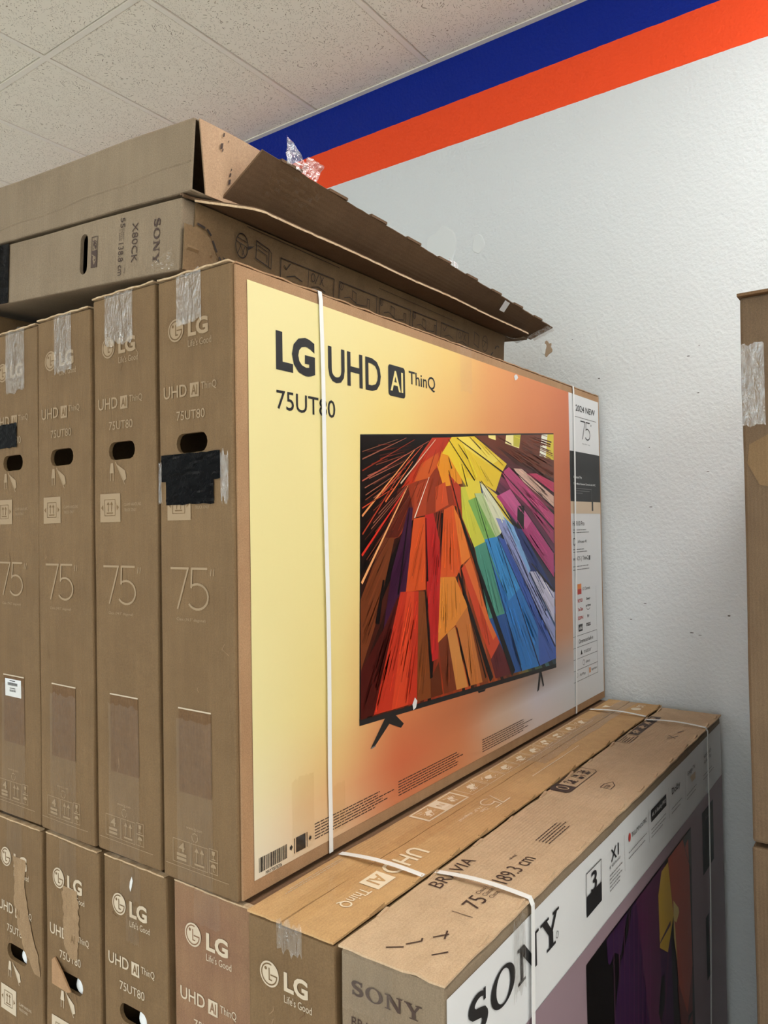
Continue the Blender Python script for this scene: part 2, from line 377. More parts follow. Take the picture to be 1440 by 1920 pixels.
def icon_stack(p, u0, v0, u1, v1, w, mat):
    p.box(u0, v0, u1, v1, w, mat); W = u1-u0; H = v1-v0
    p.text('4', u0+W*.34, v0+H*.5, u0+W*.68, v0+H*.9, mat, .02)
    p.rect(u0+W*.22, v0+H*.3, u0+W*.78, v0+H*.42, mat); p.rect(u0+W*.22, v0+H*.12, u0+W*.78, v0+H*.24, mat)
def icon_glass(p, u0, v0, u1, v1, w, mat):
    p.box(u0, v0, u1, v1, w, mat); W = u1-u0; H = v1-v0; t = lambda a, b: (u0+W*a, v0+H*b)
    p.poly([t(.3, .85), t(.36, .5), t(.64, .5), t(.7, .85)], mat); p.line([t(.5, .5), t(.5, .18)], w*1.5, mat); p.line([t(.3, .16), t(.7, .16)], w*1.5, mat)
def icon_umbrella(p, u0, v0, u1, v1, w, mat):
    p.box(u0, v0, u1, v1, w, mat); W = u1-u0; H = v1-v0; t = lambda a, b: (u0+W*a, v0+H*b)
    p.poly([t(a, b) for a, b in arc(.5, .5, .32, .32, 0, 180, 10)], mat); p.line([t(.5, .5), t(.5, .2), t(.62, .2)], w*1.3, mat)
def pictogram(p, u0, v0, u1, v1, w, mat, rnd, lift=0.0):
    """small handling drawing: a boxed figure of a few strokes"""
    p.off += lift
    W = u1-u0; H = v1-v0; t = lambda a, b: (u0+W*a, v0+H*b)
    a, b = rnd.uniform(.12, .3), rnd.uniform(.15, .4); p.poly([t(a, b), t(a+.35, b-.1), t(a+.5, b+.14), t(a+.2, b+.26)], mat)
    a, b = rnd.uniform(.4, .6), rnd.uniform(.5, .6); p.poly([t(a, b), t(a+.1, b+.3), t(a+.28, b+.1), t(a+.2, b-.06)], mat)
    p.line([t(rnd.uniform(.1, .4), .12), t(rnd.uniform(.3, .5), .88), t(rnd.uniform(.6, .9), rnd.uniform(.4, .9))], w, mat)
    for _ in range(6):
        a, b = rnd.uniform(.1, .8), rnd.uniform(.12, .8); p.line([t(a, b), t(min(.9, a+rnd.uniform(.05, .3)), min(.9, b+rnd.uniform(-.1, .25)))], w, mat)
    p.off -= lift
def fine_lines(p, u0, v0, u1, v1, n, w, mat, rnd):
    for i in range(n):
        v = v1-(v1-v0)*(i+.5)/n; u = u0; e = u0+(u1-u0)*rnd.uniform(.7, 1)
        while u < e:
            l = rnd.uniform(.004, .014)*(1 if abs(u1-u0) < .25 else 1.6); p.rect(u, v-w/2, min(u+l, e), v+w/2, mat); u += l+.0022
def ribbon(name, pts, wdir, w, th, parent, mat='strap', up=None):
    """flat strap following pts (list of Vector), width along wdir"""
    bm = bmesh.new(); wd = Vector(wdir)*w/2; rows = []
    for i, p in enumerate(pts):
        a = pts[max(i-1, 0)]; b = pts[min(i+1, len(pts)-1)]; n = (b-a).cross(Vector(wdir)).normalized()*th
        rows.append([bm.verts.new(p-wd), bm.verts.new(p+wd), bm.verts.new(p+wd+n), bm.verts.new(p-wd+n)])
    for r, q in zip(rows, rows[1:]):
        for k in range(4): bm.faces.new((r[k], r[(k+1) % 4], q[(k+1) % 4], q[k]))
    bm.faces.new(rows[0]); bm.faces.new(list(reversed(rows[-1])))
    bmesh.ops.recalc_face_normals(bm, faces=list(bm.faces))
    return from_bm(name, bm, mat, parent)
def tape_patch(parent, fr, wp, u0, v0, u1, v1, mat='tape', name='clear_tape', off=.0022, wr=.0012, seed=0, rag=.004):
    rnd = random.Random(seed)
    js = [rnd.uniform(-rag, rag) for _ in range(40)]
    def f(u, v):
        uu = u0+(u1-u0)*u; vv = v0+(v1-v0)*v
        e = js[int(max(0, min(1, u))*12)]*(abs(v-.5)*2)**4
        p = fr.at(uu, vv+e); q = noise.noise(Vector((uu*55+seed*3, vv*26, seed*1.7)))
        return p + wp(p) + fr.n*(off + wr*(q+.4))
    return surf(name, f, 12, 14, 0, mat, parent)
SCREEN= [(0.366, 0.844), (1.408, 0.94), (1.392, 0.197), (0.348, 0.242)]
PLANKS=[
((110,50,28),[(0.87,0.888),(1.408,0.939),(1.401,0.784),(1.206,0.816),(1.127,0.827),(0.963,0.863)]),
((70,25,18),[(1.003,0.868),(1.206,0.827),(1.401,0.795),(1.401,0.782),(1.206,0.812),(1.116,0.826)]),
((250,235,140),[(0.95,0.896),(0.994,0.9),(0.995,0.886),(0.952,0.889)]),
((252,240,170),[(1.061,0.906),(1.159,0.916),(1.146,0.874),(1.054,0.882)]),
((200,190,60),[(1.109,0.911),(1.159,0.916),(1.146,0.877),(1.107,0.879)]),
((225,205,60),[(1.313,0.93),(1.408,0.939),(1.404,0.855),(1.292,0.862)]),
((250,250,230),[(1.313,0.93),(1.358,0.934),(1.342,0.859),(1.292,0.862)]),
((150,55,28),[(0.536,0.744),(0.667,0.797),(0.779,0.79),(0.789,0.693),(0.76,0.701),(0.663,0.68),(0.568,0.668),(0.499,0.623),(0.441,0.617)]),
((90,30,18),[(0.502,0.735),(0.543,0.744),(0.562,0.691),(0.499,0.623),(0.441,0.624),(0.474,0.675)]),
((190,55,28),[(0.654,0.864),(0.749,0.873),(0.707,0.832),(0.69,0.798),(0.607,0.762),(0.515,0.736),(0.601,0.82)]),
((205,90,35),[(0.6,0.797),(0.688,0.832),(0.675,0.797),(0.636,0.765),(0.571,0.753)]),
((235,150,35),[(0.699,0.835),(0.772,0.834),(0.799,0.757),(0.704,0.746),(0.675,0.797)]),
((240,205,50),[(0.749,0.874),(0.87,0.886),(1.062,0.823),(1.03,0.798),(0.988,0.741),(0.893,0.767),(0.821,0.749),(0.771,0.79),(0.731,0.825),(0.699,0.829)]),
((250,225,90),[(0.782,0.877),(0.834,0.882),(1.021,0.835),(0.961,0.813),(0.816,0.852)]),
((205,80,40),[(0.666,0.744),(0.713,0.758),(0.727,0.701),(0.664,0.682)]),
((185,60,35),[(0.729,0.779),(0.791,0.748),(0.788,0.689),(0.759,0.699)]),
((170,65,35),[(0.57,0.741),(0.636,0.763),(0.618,0.676),(0.568,0.668)]),
((112,55,28),[(0.441,0.624),(0.485,0.623),(0.409,0.441),(0.351,0.344),(0.354,0.495)]),
((60,22,52),[(0.545,0.693),(0.562,0.691),(0.532,0.496),(0.502,0.493),(0.436,0.423),(0.471,0.547)]),
((72,18,14),[(0.495,0.49),(0.473,0.408),(0.395,0.243),(0.348,0.245),(0.351,0.344),(0.436,0.423)]),
((212,82,35),[(0.565,0.666),(0.615,0.671),(0.613,0.496),(0.527,0.497)]),
((192,52,32),[(0.505,0.499),(0.581,0.495),(0.566,0.236),(0.395,0.243)]),
((212,68,38),[(0.532,0.496),(0.563,0.496),(0.528,0.238),(0.462,0.24)]),
((188,38,36),[(0.615,0.674),(0.654,0.68),(0.683,0.603),(0.683,0.515),(0.664,0.324),(0.637,0.321),(0.617,0.511)]),
((125,65,30),[(0.581,0.494),(0.609,0.492),(0.63,0.322),(0.627,0.235),(0.567,0.237)]),
((95,42,20),[(0.628,0.279),(0.667,0.316),(0.684,0.233),(0.627,0.235)]),
((218,88,36),[(0.703,0.688),(0.751,0.701),(0.788,0.548),(0.762,0.518),(0.681,0.521)]),
((222,135,52),[(0.681,0.521),(0.753,0.518),(0.831,0.419),(0.757,0.397),(0.708,0.379),(0.665,0.362)]),
((118,52,28),[(0.667,0.362),(0.71,0.38),(0.752,0.232),(0.689,0.233)]),
((205,135,68),[(0.71,0.38),(0.749,0.392),(0.811,0.229),(0.752,0.231)]),
((195,115,55),[(0.753,0.398),(0.814,0.436),(0.924,0.225),(0.82,0.229)]),
((130,65,28),[(0.814,0.436),(0.831,0.423),(0.924,0.225),(0.891,0.226)]),
((232,125,48),[(0.751,0.699),(0.787,0.66),(0.836,0.565),(0.788,0.546)]),
((208,72,40),[(0.787,0.537),(0.836,0.563),(0.935,0.391),(0.996,0.32),(0.945,0.278),(0.887,0.361)]),
((225,110,50),[(0.805,0.547),(0.836,0.563),(0.935,0.391),(0.977,0.341),(0.957,0.33)]),
((98,30,36),[(0.94,0.279),(0.996,0.318),(1.074,0.218),(0.967,0.223)]),
((212,210,72),[(0.791,0.748),(0.847,0.75),(0.924,0.592),(0.859,0.588),(0.796,0.668)]),
((235,215,70),[(0.821,0.773),(0.893,0.767),(0.905,0.73),(0.837,0.713),(0.816,0.745)]),
((130,182,92),[(0.828,0.713),(0.901,0.73),(0.983,0.613),(0.915,0.609)]),
((238,210,80),[(0.898,0.767),(0.997,0.732),(1.1,0.645),(1.056,0.659),(1.025,0.677)]),
((228,230,195),[(0.897,0.763),(0.939,0.749),(1.056,0.659),(1.013,0.622),(0.937,0.695)]),
((190,210,150),[(0.864,0.733),(0.91,0.735),(1.013,0.622),(0.983,0.613)]),
((80,150,130),[(0.859,0.59),(0.922,0.603),(1.008,0.489),(1.045,0.388),(0.935,0.391)]),
((40,85,150),[(0.935,0.391),(1.045,0.397),(1.134,0.216),(1.08,0.219)]),
((60,145,210),[(0.915,0.609),(0.993,0.615),(1.133,0.461),(1.057,0.429)]),
((45,120,195),[(1.057,0.429),(1.133,0.461),(1.261,0.325),(1.262,0.211),(1.134,0.216),(0.996,0.457),(0.951,0.551)]),
((62,95,178),[(0.998,0.615),(1.053,0.602),(1.391,0.257),(1.393,0.215),(1.262,0.211),(1.255,0.331)]),
((152,162,212),[(0.985,0.668),(1.056,0.659),(1.198,0.5),(1.388,0.315),(1.388,0.258),(1.053,0.588)]),
((130,178,228),[(1.03,0.673),(1.097,0.644),(1.228,0.528),(1.198,0.5)]),
((38,55,115),[(1.097,0.644),(1.152,0.634),(1.386,0.436),(1.386,0.376),(1.215,0.504)]),
((205,203,228),[(1.204,0.505),(1.269,0.501),(1.389,0.428),(1.386,0.329)]),
((182,60,122),[(0.992,0.728),(1.081,0.751),(1.389,0.552),(1.387,0.476),(1.152,0.634),(1.12,0.654)]),
((205,95,150),[(1.012,0.733),(1.081,0.751),(1.222,0.658),(1.186,0.634)]),
((192,70,122),[(1.03,0.796),(1.073,0.815),(1.396,0.678),(1.393,0.631),(1.201,0.703),(1.081,0.753)]),
((225,185,165),[(1.105,0.812),(1.16,0.814),(1.398,0.737),(1.397,0.7),(1.169,0.776)]),
((195,50,95),[(1.193,0.801),(1.265,0.805),(1.401,0.782),(1.399,0.75)]),
((160,55,100),[(1.201,0.703),(1.272,0.698),(1.393,0.631),(1.391,0.584)]),
((14,12,12),[(1.127,0.703),(1.174,0.704),(1.167,0.633),(1.121,0.636)]),
]
STREAKS=[
((235,150,90),(0.573,0.828),(0.363,0.672),0.0035),
((225,110,60),(0.565,0.801),(0.45,0.704),0.0028),
((240,170,110),(0.541,0.742),(0.358,0.529),0.0049),
((215,50,35),(0.539,0.74),(0.36,0.588),0.0042),
((200,80,50),(0.609,0.841),(0.438,0.722),0.0028),
((180,90,70),(0.639,0.855),(0.365,0.747),0.0021),
((225,190,160),(0.669,0.861),(0.512,0.747),0.0028),
((150,90,70),(0.539,0.854),(0.367,0.794),0.0021),
((130,80,60),(0.505,0.848),(0.367,0.81),0.0014),
((140,50,30),(0.574,0.853),(0.366,0.769),0.0021),
((170,60,35),(0.551,0.806),(0.363,0.633),0.0028),
((190,70,40),(0.482,0.735),(0.364,0.689),0.0021),
((240,225,200),(0.636,0.767),(0.568,0.668),0.0028),
((30,15,12),(0.73,0.788),(0.792,0.66),0.0042),
((14,10,10),(0.792,0.66),(1.08,0.219),0.0182),
((20,12,10),(0.77,0.526),(0.943,0.224),0.0154),
((15,10,10),(0.684,0.603),(0.694,0.68),0.0042),
((15,10,10),(0.731,0.821),(0.746,0.793),0.0035),
((20,12,10),(0.782,0.858),(0.832,0.823),0.0028),
((20,14,8),(0.732,0.867),(0.866,0.768),0.0035),
((25,15,8),(0.774,0.874),(1.04,0.796),0.0035),
((25,15,8),(0.843,0.882),(0.905,0.854),0.0028),
((25,15,8),(0.797,0.808),(0.825,0.75),0.0035),
((20,10,10),(0.902,0.768),(1.098,0.647),0.0042),
((10,20,50),(0.864,0.733),(0.952,0.587),0.0028),
((10,25,60),(0.924,0.601),(1.134,0.216),0.0042),
((10,20,60),(0.993,0.615),(1.262,0.211),0.0042),
((15,15,50),(1.053,0.593),(1.388,0.253),0.0042),
((15,10,25),(1.081,0.751),(1.39,0.555),0.0035),
((20,10,20),(1.035,0.796),(1.393,0.631),0.0049),
((20,10,20),(1.094,0.811),(1.397,0.7),0.0035),
((40,10,20),(1.171,0.812),(1.399,0.747),0.0028),
((15,10,25),(1.216,0.529),(1.386,0.431),0.007),
((12,8,8),(0.818,0.429),(0.91,0.235),0.0042),
((12,8,8),(0.757,0.389),(0.82,0.229),0.0063),
((12,8,8),(0.618,0.668),(0.621,0.515),0.0049),
((12,8,8),(0.611,0.492),(0.632,0.282),0.0084),
((12,8,8),(0.548,0.691),(0.495,0.494),0.0042),
((15,8,8),(0.439,0.531),(0.412,0.437),0.0112),
]
# ---------------------------------------------------------------- the room
M['glass'] = clear('window_glass', (.95, .97, .96), .05, .01, .0, 5)
CZ = Z(2.646); XW = 1.88
X0R, Y0R, Y1R = .86-1.24*7, .09-.637*9, .09+.637*9
def struct(name, a, b, mat): return tag(cuboid(name, a, b, mat), kind='structure')
tag(struct('floor', (X0R-.2, Y0R-.2, -.1), (XW+.2, Y1R+.2, 0), 'floor'), 'worn beige shop floor under the carton stacks')
wb = tag(struct('wall_back', (XW, Y0R-.2, 0), (XW+.15, Y1R+.2, CZ+.1), 'wall_striped'), 'white textured wall with orange and blue painted bands')
struct('wall_left', (X0R-.1, Y1R, 0), (XW, Y1R+.15, CZ+.1), 'wall')
struct('wall_right', (X0R-.1, Y0R-.15, 0), (XW, Y0R, CZ+.1), 'wall')
struct('wall_front', (X0R-.15, Y0R, 0), (X0R, Y1R, .45), 'wall')
for n_, (a, b_) in enumerate((((Y0R, .45), (Y0R+.7, 3.2)), ((Y1R-.7, .45), (Y1R, 3.2)), ((Y0R, 3.2), (Y1R, CZ+.1)))): struct('wall_front_%s' % ('pier', 'pillar', 'header')[n_], (X0R-.15, a[0], a[1]), (X0R, b_[0], b_[1]), 'wall')
win = struct('window_1', (X0R-.12, Y0R+.7, .45), (X0R-.04, Y1R-.7, .5), 'tbar'); win['label'] = 'wide unseen shopfront window behind the viewer, added for daylight'  # unseen window put in so daylight reaches wall and ceiling
for k in range(6): yy = Y0R+.7+(Y1R-Y0R-1.4)*k/5; cuboid('mullion', (X0R-.12, yy-.03, .5), (X0R-.04, yy+.03, 3.2), 'tbar', win)
for k in range(5): yy = Y0R+.73+(Y1R-Y0R-1.4)*k/5; cuboid('pane', (X0R-.082, yy, .5), (X0R-.078, yy+(Y1R-Y0R-1.4)/5-.06, 3.2), M['glass'], win)
ceil = tag(struct('ceiling', (X0R-.1, Y0R-.1, CZ+.03), (XW, Y1R+.1, CZ+.12), 'joint'), 'beige suspended ceiling of fissured mineral tiles')
def edges_x():
    xs = [XW]; x = .86
    while x > X0R-.01: xs.append(x); x -= 1.24
    return xs
XS = edges_x(); YS = [.09+.637*j for j in range(-9, 10)]
LIT = {(i, 6) for i in (0, 1, 4, 5)} | {(i, 1) for i in (0, 1, 4, 5)} | {(i, 15) for i in (4, 5)} | {(5, 10), (6, 10), (6, 3), (6, 14)}  # panels are unseen; far ones added so floor bounce brightens the ceiling
tile_me = {}
def tile_mesh(w, d):
    k = (round(w, 3), round(d, 3))
    if k not in tile_me:
        bm = bmesh.new(); bx(bm, -w/2, -d/2, 0, w/2, d/2, .018)
        bmesh.ops.bevel(bm, geom=[e for e in bm.edges if all(v.co.z < .001 for v in e.verts)], offset=.004, segments=1, affect='EDGES')
        me = bpy.data.meshes.new('ceiling_tile'); bm.to_mesh(me); bm.free(); me.materials.append(M['tile']); tile_me[k] = me
    return tile_me[k]
G = .0138   # half a grid bar plus the shadow gap
bar_me = {}
for i in range(len(XS)-1):
    x1, x0 = XS[i], XS[i+1]
    for j in range(len(YS)-1):
        y0, y1 = YS[j], YS[j+1]
        if (i, j) in LIT:
            t = thing('ceiling_light', ((x0+x1)/2, (y0+y1)/2, CZ), 'long unseen recessed fluorescent ceiling panel set in the tile grid', 'light', 'recessed ceiling lights over the shop')
            w, d = (x1-x0)/2-G, (y1-y0)/2-G
            bm = bmesh.new(); bx(bm, -w, -d, -.004, w, -d+.03, .02); bx(bm, -w, d-.03, -.004, w, d, .02); bx(bm, -w, -d+.03, -.004, -w+.03, d-.03, .02); bx(bm, w-.03, -d+.03, -.004, w, d-.03, .02)
            from_bm('light_frame', bm, 'tbar', t); cuboid('diffuser', (-w+.03, -d+.03, .004), (w-.03, d-.03, .012), 'lamp', t)
        elif x1 > -3.2 and -4 < y0 < 4.5:
            o = link('ceiling_tile', tile_mesh(x1-x0-2*G, y1-y0-2*G), ceil); o.location = ((x0+x1)/2, (y0+y1)/2, CZ+.002+.0006*((i*7+j*3) % 4))
            o.rotation_euler = (math.radians(((i*5+j*11) % 7-3)*.05), math.radians(((i*3+j*5) % 5-2)*.03), 0)
    for y in YS[1:-1]:
        if -4 < y < 4.5 and x1 > -3.2: cuboid('grid_bar', (x0+.012, y-.012, CZ), (x1-.012 if i else x1, y+.012, CZ+.025), 'tbar', ceil)
for x in XS[1:4]: cuboid('grid_bar', (x-.012, -4.4, CZ), (x+.012, 5.2, CZ+.025), 'tbar', ceil)
bm = bmesh.new(); bx(bm, X0R, Y0R, CZ+.018, -3.3, Y1R, CZ+.026); bx(bm, -3.3, 5.2, CZ+.018, XW, Y1R, CZ+.026); bx(bm, -3.3, Y0R, CZ+.018, XW, -4.4, CZ+.026)
from_bm('far_tile_field', bm, 'tile', ceil)
cuboid('wall_angle', (XW-.024, Y0R, CZ-.003), (XW, Y1R, CZ+.002), 'tbar', ceil)
# repaired and chipped spots on the wall
def blob(name, y, z, ry, rz, seed, mat, th, n=26, jag=.3):
    bm = bmesh.new(); rnd = random.Random(seed); a = []
    for k in range(n):
        t = 2*math.pi*k/n; r = 1+jag*noise.noise(Vector((math.cos(t)*1.4, math.sin(t)*1.4, seed)))
        a.append((y-ry*r*math.cos(t), z+rz*r*math.sin(t)))
    f = [bm.verts.new((XW-th, p, q)) for p, q in a]; g = [bm.verts.new((XW-.0002, y+(p-y)*1.08, z+(q-z)*1.08)) for p, q in a]
    bm.faces.new(f)
    for k in range(n): bm.faces.new((f[k], g[k], g[(k+1) % n], f[(k+1) % n]))
    bmesh.ops.recalc_face_normals(bm, faces=list(bm.faces)); return from_bm(name, bm, mat, wb)
M['spackle'] = plain('spackle', (227, 231, 231), .32); M['chip'] = plain('bare_drywall', (168, 146, 122), .9); M['scuff'] = plain('scuff_mark', (96, 92, 90), .8)
blob('spackle_patch', .685, Z(1.84), .075, .085, 3, M['spackle'], .0022); blob('spackle_patch', .505, Z(1.815), .028, .036, 5, M['spackle'], .002)
blob('paint_chip', .205, Z(1.335), .017, .026, 8, M['chip'], .002, jag=.8); blob('paint_chip', .222, Z(1.337), .009, .024, 11, M['spackle'], .003, jag=.6)
rs = random.Random(21)
for k in range(16):
    y, z = rs.uniform(-.45, .15), Z(rs.uniform(.2, 1.5)); blob('wall_mark', y, z, rs.uniform(.001, .006), rs.uniform(.0008, .002), k, M['scuff'], .0012, 8, .5)

# ---------------------------------------------------------------- white-line icons and prints shared by the alike cartons
def foot_icons(p, U, ink, w=.0011):
    icon_stack(p, U(.169), .035, U(.122), .077, w, ink); icon_arrows(p, U(.119), .035, U(.075), .077, w, ink)
    icon_glass(p, U(.071), .058, U(.049), .079, w, ink); icon_umbrella(p, U(.071), .036, U(.049), .057, w, ink)
    p.line([(U(.190), .028), (U(.022), .028)], w, ink); p.text('www.lg.com', U(.132), .1, U(.089), .107, ink)
    for k in range(3): p.line([(U(.109)+.008*math.cos(math.radians(90+120*k+d)), .089+.008*math.sin(math.radians(90+120*k+d))) for d in (-45, 0, 45)], w*1.3, ink)
def end_logo(p, U, ink, ground, name2=True):
    face_logo(p, U(.146), 1.021, .0215, ink, ground)
    p.text('LG', U(.112), 1.004, U(.058), 1.036, ink, .035); p.text("Life's Good", U(.112), .985, U(.050), .998, ink)
def end_model(p, U, ink, ground, cut=False):
    p.text('UHD', U(.182), .895, U(.117), .918, ink, .008)
    p.rect(U(.108), .892, U(.084), .918, ink); p.text('AI', U(.104), .896, U(.088), .914, ground, .02, .0005)
    p.text('ThinQ', U(.078), .901, U(.038), .917, ink); p.text('75UT80', U(.146), .852, U(.069), .869, ink)
def end_handling(p, U, ink, ground, rnd):
    u0, u1 = U(.150), U(.090)
    for a in (.15, .3): p.line([(u0+(u1-u0)*a, .75), (u0+(u1-u0)*a, .775)], .0016, ink)
    p.poly([(u0+.006, .765), (u0+.02, .765), (u0+.018, .785), (u0+.01, .785)], ink)
    p.poly([(u0+.03, .782), (u1-.004, .768), (u1, .752), (u1-.008, .748)], ink); p.line([(u0+.026, .786), (u1-.006, .742)], .0016, ink)
    p.rect(U(.175), .667, U(.110), .724, ink); icon_arrows(p, U(.160), .68, U(.126), .712, .0012, ground, .0006)
    for s in (-1, 1):
        c = U(.143)+s*.026; p.poly([(c-.004*s, .69), (c-.004*s, .702), (c+.003*s, .696)], ground, .0004)
    p.text('CLAMP HANDLING', U(.098), .698, U(.046), .704, ink); p.text('TRUCK ONLY', U(.098), .687, U(.060), .693, ink)
def end_size(p, U, ink):
    seventyfive(p, U(.166), .504, U(.064), .578, .0042, ink)
    for d in (.057, .050): p.line([(U(d), .577), (U(d)-.002, .566)], .0018, ink)
    p.text("Class (74.5'' diagonal)", U(.152), .480, U(.073), .487, ink)
def uhd_carton(x0, y0, z0, L, W, H, label, group, mat, ink, seed, tapes=True, foot=True, hole=(.106, .809, .088, .036), cat='carton', holed=True, amp=.0022):
    t = thing('television_carton', (x0, y0, z0), label, cat, group); wp = warper(seed, amp); k = W/.198
    U = lambda y: W-y*k
    rnd = random.Random(seed); ground = {v: n for n, v in M.items()}[M[mat]]
    carton_body(t, L, W, H, mat, wp, (hole[0]*k, hole[1], hole[2], hole[3]) if holed else None)
    fr = end_frame(W)
    p = Print(fr, wp); end_logo(p, U, ink, ground); p.build('logo_print', t, 'pale round emblem and maker lettering')
    p = Print(fr, wp); end_model(p, U, ink, ground); p.build('model_print', t)
    p = Print(fr, wp); end_handling(p, U, ink, ground, rnd); p.build('handling_print', t)
    p = Print(fr, wp); end_size(p, U, ink); p.build('size_print', t)
    p = Print(fr, wp, .0012)
    for _ in range(5):
        a, z_ = rnd.uniform(.02, .17), rnd.uniform(.15, 1.05); d = rnd.uniform(.008, .03); p.line([(U(a), z_), (U(a)+rnd.uniform(-.008, .008), z_-d*.5), (U(a)+rnd.uniform(-.012, .012), z_-d)], rnd.uniform(.0007, .0016), rnd.choice(('kraft_torn', 'kraft_dark')))
    p.build('scuff', t)
    if foot:
        p = Print(fr, wp); foot_icons(p, U, ink); p.build('icon_print', t)
        p = Print(fr, wp, .0011); p.rect(U(.150), .166, U(.063), .318, 'kraft_dark', 0, 3, 4); p.build('glue_patch', t, 'darker brown worn rectangle')
        p = Print(fr, wp, .0013); p.rect(U(.151), .3185, U(.062), .3212, 'pale', 0, 3, 1); p.build('cut_line', t)
        tape_patch(t, fr, wp, U(.156), -.002, U(.060), .30, 'tape', seed=seed+40)
    return t, wp, U, fr

# ---------------------------------------------------------------- lower row
LH = 1.114; LT = 1.107; GL = 'kraft television cartons standing in the lower row'; GU = 'kraft television cartons standing in the upper row'
lows = []
for y0, W, lab, mat, sd in ((-.020, .205, 'reddish-brown kraft carton directly beneath the yellow and orange printed carton', 'kraft_red', 1),
        (.202, .196, 'kraft carton in lower row with a small white tear above its round emblem', 'kraft', 2),
        (.408, .196, 'kraft carton in lower row with torn paper strip and ripped handle flap', 'kraft', 3),
        (.613, .196, 'leftmost kraft carton of the lower row, cut by the photo edge', 'kraft', 4),
        (.822, .196, 'kraft carton beyond the left photo edge, standing on the floor', 'kraft', 5)):
    t, wp, U, fr = uhd_carton(.004*((sd*3) % 4), y0, 0, 1.84, W, LT, lab, GL, mat, 'pale', sd, foot=False)
    lows.append((t, wp, U, fr, W))
    # board layers showing along the top edge of the end face
    def lip(u, v, W=W, wp=wp, sd=sd):
        p = Vector((-.002+.012*v, W*(.02+.96*u), LT+.0006+.0015*noise.noise(Vector((u*9, v, sd*3.3)))))
        return p + wp(p)
    surf('top_flap_edge', lip, 16, 1, .003, 'torn', t)
    tape_patch(t, fr, wp, U(.14), LT-.05-.01*sd, U(.075), LT, 'tape', seed=sd+60)
t, wp, U, fr, W = lows[1]
p = Print(fr, wp, .0016); p.poly([(U(.108), 1.055), (U(.104), 1.064), (U(.100), 1.078), (U(.103), 1.086), (U(.109), 1.075), (U(.111), 1.063)], 'foam'); p.build('torn_hole', t, 'small white tear')
tape_patch(t, fr, wp, U(.122), .955, U(.082), 1.03, 'tape', seed=77)
t, wp, U, fr, W = lows[2]
def strip(t, wp, U, fr, path, seed, name='torn_strip'):
    p = Print(fr, wp, .0016); rnd = random.Random(seed)
    fine = []
    for (a, b, z), (a2, b2, z2) in zip(path, path[1:]):
        for k in range(5): f = k/5; fine.append((a+(a2-a)*f+rnd.uniform(-.004, .003), b+(b2-b)*f+rnd.uniform(-.003, .004), z+(z2-z)*f))
    fine.append(path[-1])
    for (a, b, z), (a2, b2, z2) in zip(fine, fine[1:]): p.poly([(U(a), z), (U(b), z), (U(b2), z2), (U(a2), z2)], 'kraft_torn')
    return p.build(name, t, 'strip where the printed paper was torn away')
strip(t, wp, U, fr, [(.130, .078, 1.010), (.133, .072, .985), (.128, .070, .95), (.131, .074, .91), (.126, .078, .88), (.110, .085, .862)], 4)
bm = bmesh.new(); fl = [(.170, .790, .003), (.168, .842, .004), (.158, .850, .004), (.120, .832, .010), (.080, .806, .016), (.095, .800, .014)]
fa = [bm.verts.new((-d, y, z)) for y, z, d in fl]; fb = [bm.verts.new((-d+.003, y, z)) for y, z, d in fl]
bm.faces.new(fa); bm.faces.new(list(reversed(fb)))
for k in range(6): bm.faces.new((fa[k], fb[k], fb[(k+1) % 6], fa[(k+1) % 6]))
bmesh.ops.recalc_face_normals(bm, faces=list(bm.faces)); from_bm('handle_flap', bm, 'kraft_side', t)['label'] = 'torn tan flap hanging over the handle hole'
t, wp, U, fr, W = lows[3]
strip(t, wp, U, fr, [(.115, .06, 1.03), (.11, .065, .97), (.112, .055, .93), (.10, .04, .88), (.07, .01, .83), (.03, .008, .79)], 6)
for t, wp, U, fr, W in lows[1:4]:   # white foam showing in the handle holes
    bm = bmesh.new(); bmesh.ops.create_uvsphere(bm, u_segments=14, v_segments=10, radius=1)
    for v in bm.verts: v.co = Vector((.019+v.co.x*.014, .082+v.co.y*.022, .806+v.co.z*.020))
    from_bm('foam_padding', bm, 'foam', t, True)

# lower carton beside the upper row, printed top showing
W = .191; t, wp, U, fr = uhd_carton(0, -.215, 0, 1.838, W, LH-.006, 'warm brown kraft carton lying strapped between printed carton and white-sided carton', GL, 'kraft', 'pale', 9, foot=False)
def topflap(ya, yb, sd, L=1.838):
    def f(u, v):
        y = ya+(yb-ya)*v; x = -.003+(L+.003)*u; e = .0022*noise.noise(Vector((u*22, v*3, sd)))
        droop = -.001*max(0, 1-u*25)
        return Vector((x+.003*noise.noise(Vector((v*9, sd, u*2)))*(1 if u < .02 or u > .98 else 0), y+e*(1 if v < .02 or v > .98 else .0), LH-.0005+.0035+.0018*noise.noise(Vector((x*5, y*14, sd)))+droop))
    return f
H2 = LH+.003
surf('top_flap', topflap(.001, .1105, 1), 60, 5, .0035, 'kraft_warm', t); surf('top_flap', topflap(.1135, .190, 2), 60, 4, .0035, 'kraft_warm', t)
RT = Frame((0, 0, LH+.003), (-1, 0, 0), (0, -1, 0)); rnd = random.Random(5)
def topwarp(p): return Vector((0, 0, .0018*noise.noise(Vector((p.x*5, p.y*14, 1 if p.y < .112 else 2)))))
p = Print(RT, topwarp, .0012); p.text('UHD', -.360, -.090, -.240, -.047, 'white_ink', .012); p.rect(-.232, -.086, -.176, -.042, 'white_ink'); p.text('AI', -.222, -.079, -.188, -.050, 'kraft_warm', .02, .0005); p.text('ThinQ', -.165, -.074, -.092, -.046, 'white_ink', .004); p.build('model_print', t, 'white model lettering')
